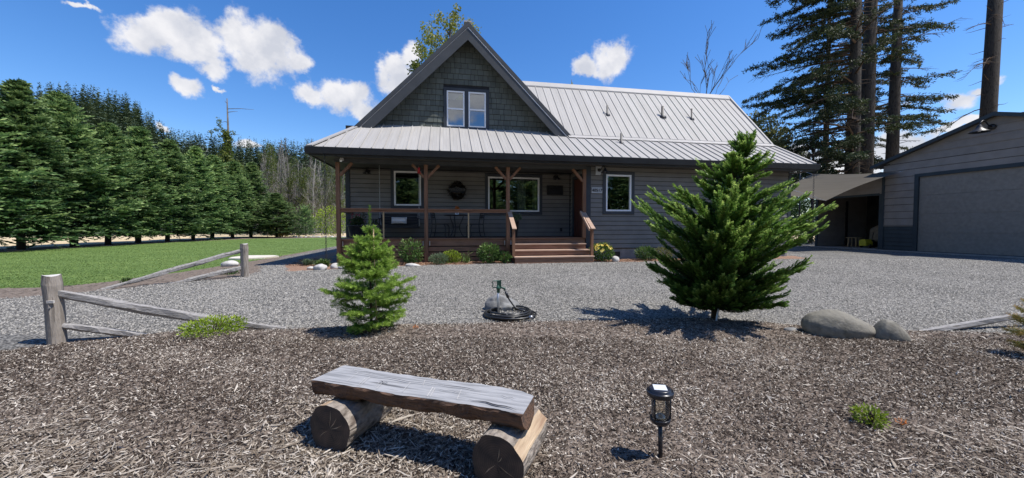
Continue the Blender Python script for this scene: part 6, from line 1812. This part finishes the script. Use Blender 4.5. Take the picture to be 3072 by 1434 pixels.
# gravel stones
def stones(n, dmin, dmax, size, mat, name, ok, power=.8, umax=1.95, tn=None):
    x, y, d = frustum_pts(n, dmin, dmax, power, umax)
    k = ok(x, y); x, y, d = x[k], y[k], d[k]; m = len(x)
    s = rg.uniform(*size, m)
    a = rg.uniform(0, 6.283, m); ang = a[:, None] + np.array([0, 1.25, 2.5, 3.8, 5.0])[None] + rg.normal(size=(m, 5)) * .15
    rr = s[:, None] * rg.uniform(.75, 1.2, (m, 5)) * .5
    V = np.empty((m, 6, 3), np.float32); z = hgt(x, y)
    V[:, :5, 0] = x[:, None] + np.cos(ang) * rr; V[:, :5, 1] = y[:, None] + np.sin(ang) * rr; V[:, :5, 2] = (z - .002)[:, None] + rg.uniform(0, .35, (m, 5)) * s[:, None]
    V[:, 5, 0] = x + rg.normal(size=m) * s * .15; V[:, 5, 1] = y + rg.normal(size=m) * s * .15; V[:, 5, 2] = z + s * rg.uniform(.45, .75, m)
    Fb = np.array([[0, 1, 5], [1, 2, 5], [2, 3, 5], [3, 4, 5], [4, 0, 5]])
    F = (Fb[None] + (np.arange(m) * 6)[:, None, None]).reshape(-1, 3)
    return put(name, np_mesh(name, V.reshape(-1, 3), F, M[mat], np.repeat(tn(m) if tn else rg.random(m), 6)))
okg = lambda x, y: (zone(x + rg.normal(size=len(x)) * .05, y + rg.normal(size=len(x)) * .05) == 0) & (x < 19.5) & (y < 12)
o = stones(215000, 4.4, 12.5, (.013, .028), 'stone', 'gravel_stones', okg, .9)
props(o, 'loose grey crushed gravel covering the driveway', 'gravel', kind='stuff')
okb = lambda x, y: (zone(x + rg.normal(size=len(x)) * .06, y + rg.normal(size=len(x)) * .06) == 3)
q = []
x, y, d = frustum_pts(60000, 10.3, 12.6, 1, .9); k = okb(x, y); x, y = x[k], y[k]; m = len(x)
a = rg.uniform(0, 6.283, m); D = np.stack([np.cos(a), np.sin(a), rg.normal(size=m) * .3], -1); S = np.stack([-np.sin(a), np.cos(a), rg.normal(size=m) * .4], -1)
me = hexchips([(np.stack([x, y, hgt(x, y) + .006], -1), D, S, rg.uniform(.03, .08, m), rg.uniform(.01, .022, m), rg.random(m))], 'bed_bark', leafm('reddish_bark', [(.07, .03, .018), (.24, .13, .08), (.42, .28, .19)], 0, .9, 0))
props(put('bed_bark', me), 'reddish bark litter in the planting bed along the porch', 'bark', kind='stuff')
# lawn blades
n = 210000; d = 6.8 + 28 * rg.random(n) ** 1.2; u = rg.uniform(-1.6, -.3, n); s, c = math.sin(YAW), math.cos(YAW)
x, y = d * (s + u * c), d * (c - u * s); k = zone(x + rg.normal(size=n) * .03, y + rg.normal(size=n) * .03) == 1; x, y, d = x[k], y[k], d[k]; m = len(x)
a = rg.uniform(0, 6.283, m); D = np.stack([np.cos(a), np.sin(a), np.full(m, .45)], -1)
Lv = Leaves(); Lv.add(np.stack([x, y, hgt(x, y)], -1), D, np.stack([-np.sin(a), np.cos(a), 0 * a], -1), rg.uniform(.025, .05, m), .012 + .0006 * d, np.clip(rg.random(m) * .55 + .45 * patch(x * .5, y * 1.1), 0, 1))
props(put('lawn_grass', Lv.mesh('lawn_grass', M['grassb'])), 'short mown green lawn grass in front of the hedge', 'grass', kind='stuff')
# two tiny orange sprigs in the mulch
for (x, y, lab) in ((-.36, 4.44, 'tiny orange-red plant in the mulch right of the young fir'), (3.06, 1.98, 'tiny orange-red plant beside the lime green sprig')):
    bush('ground_sprig', (x, y, H(x, y)), lab, 'plant', M['orange'], .028, .035, 40, .014, .007, int(x * 10) + 90, stems=False)
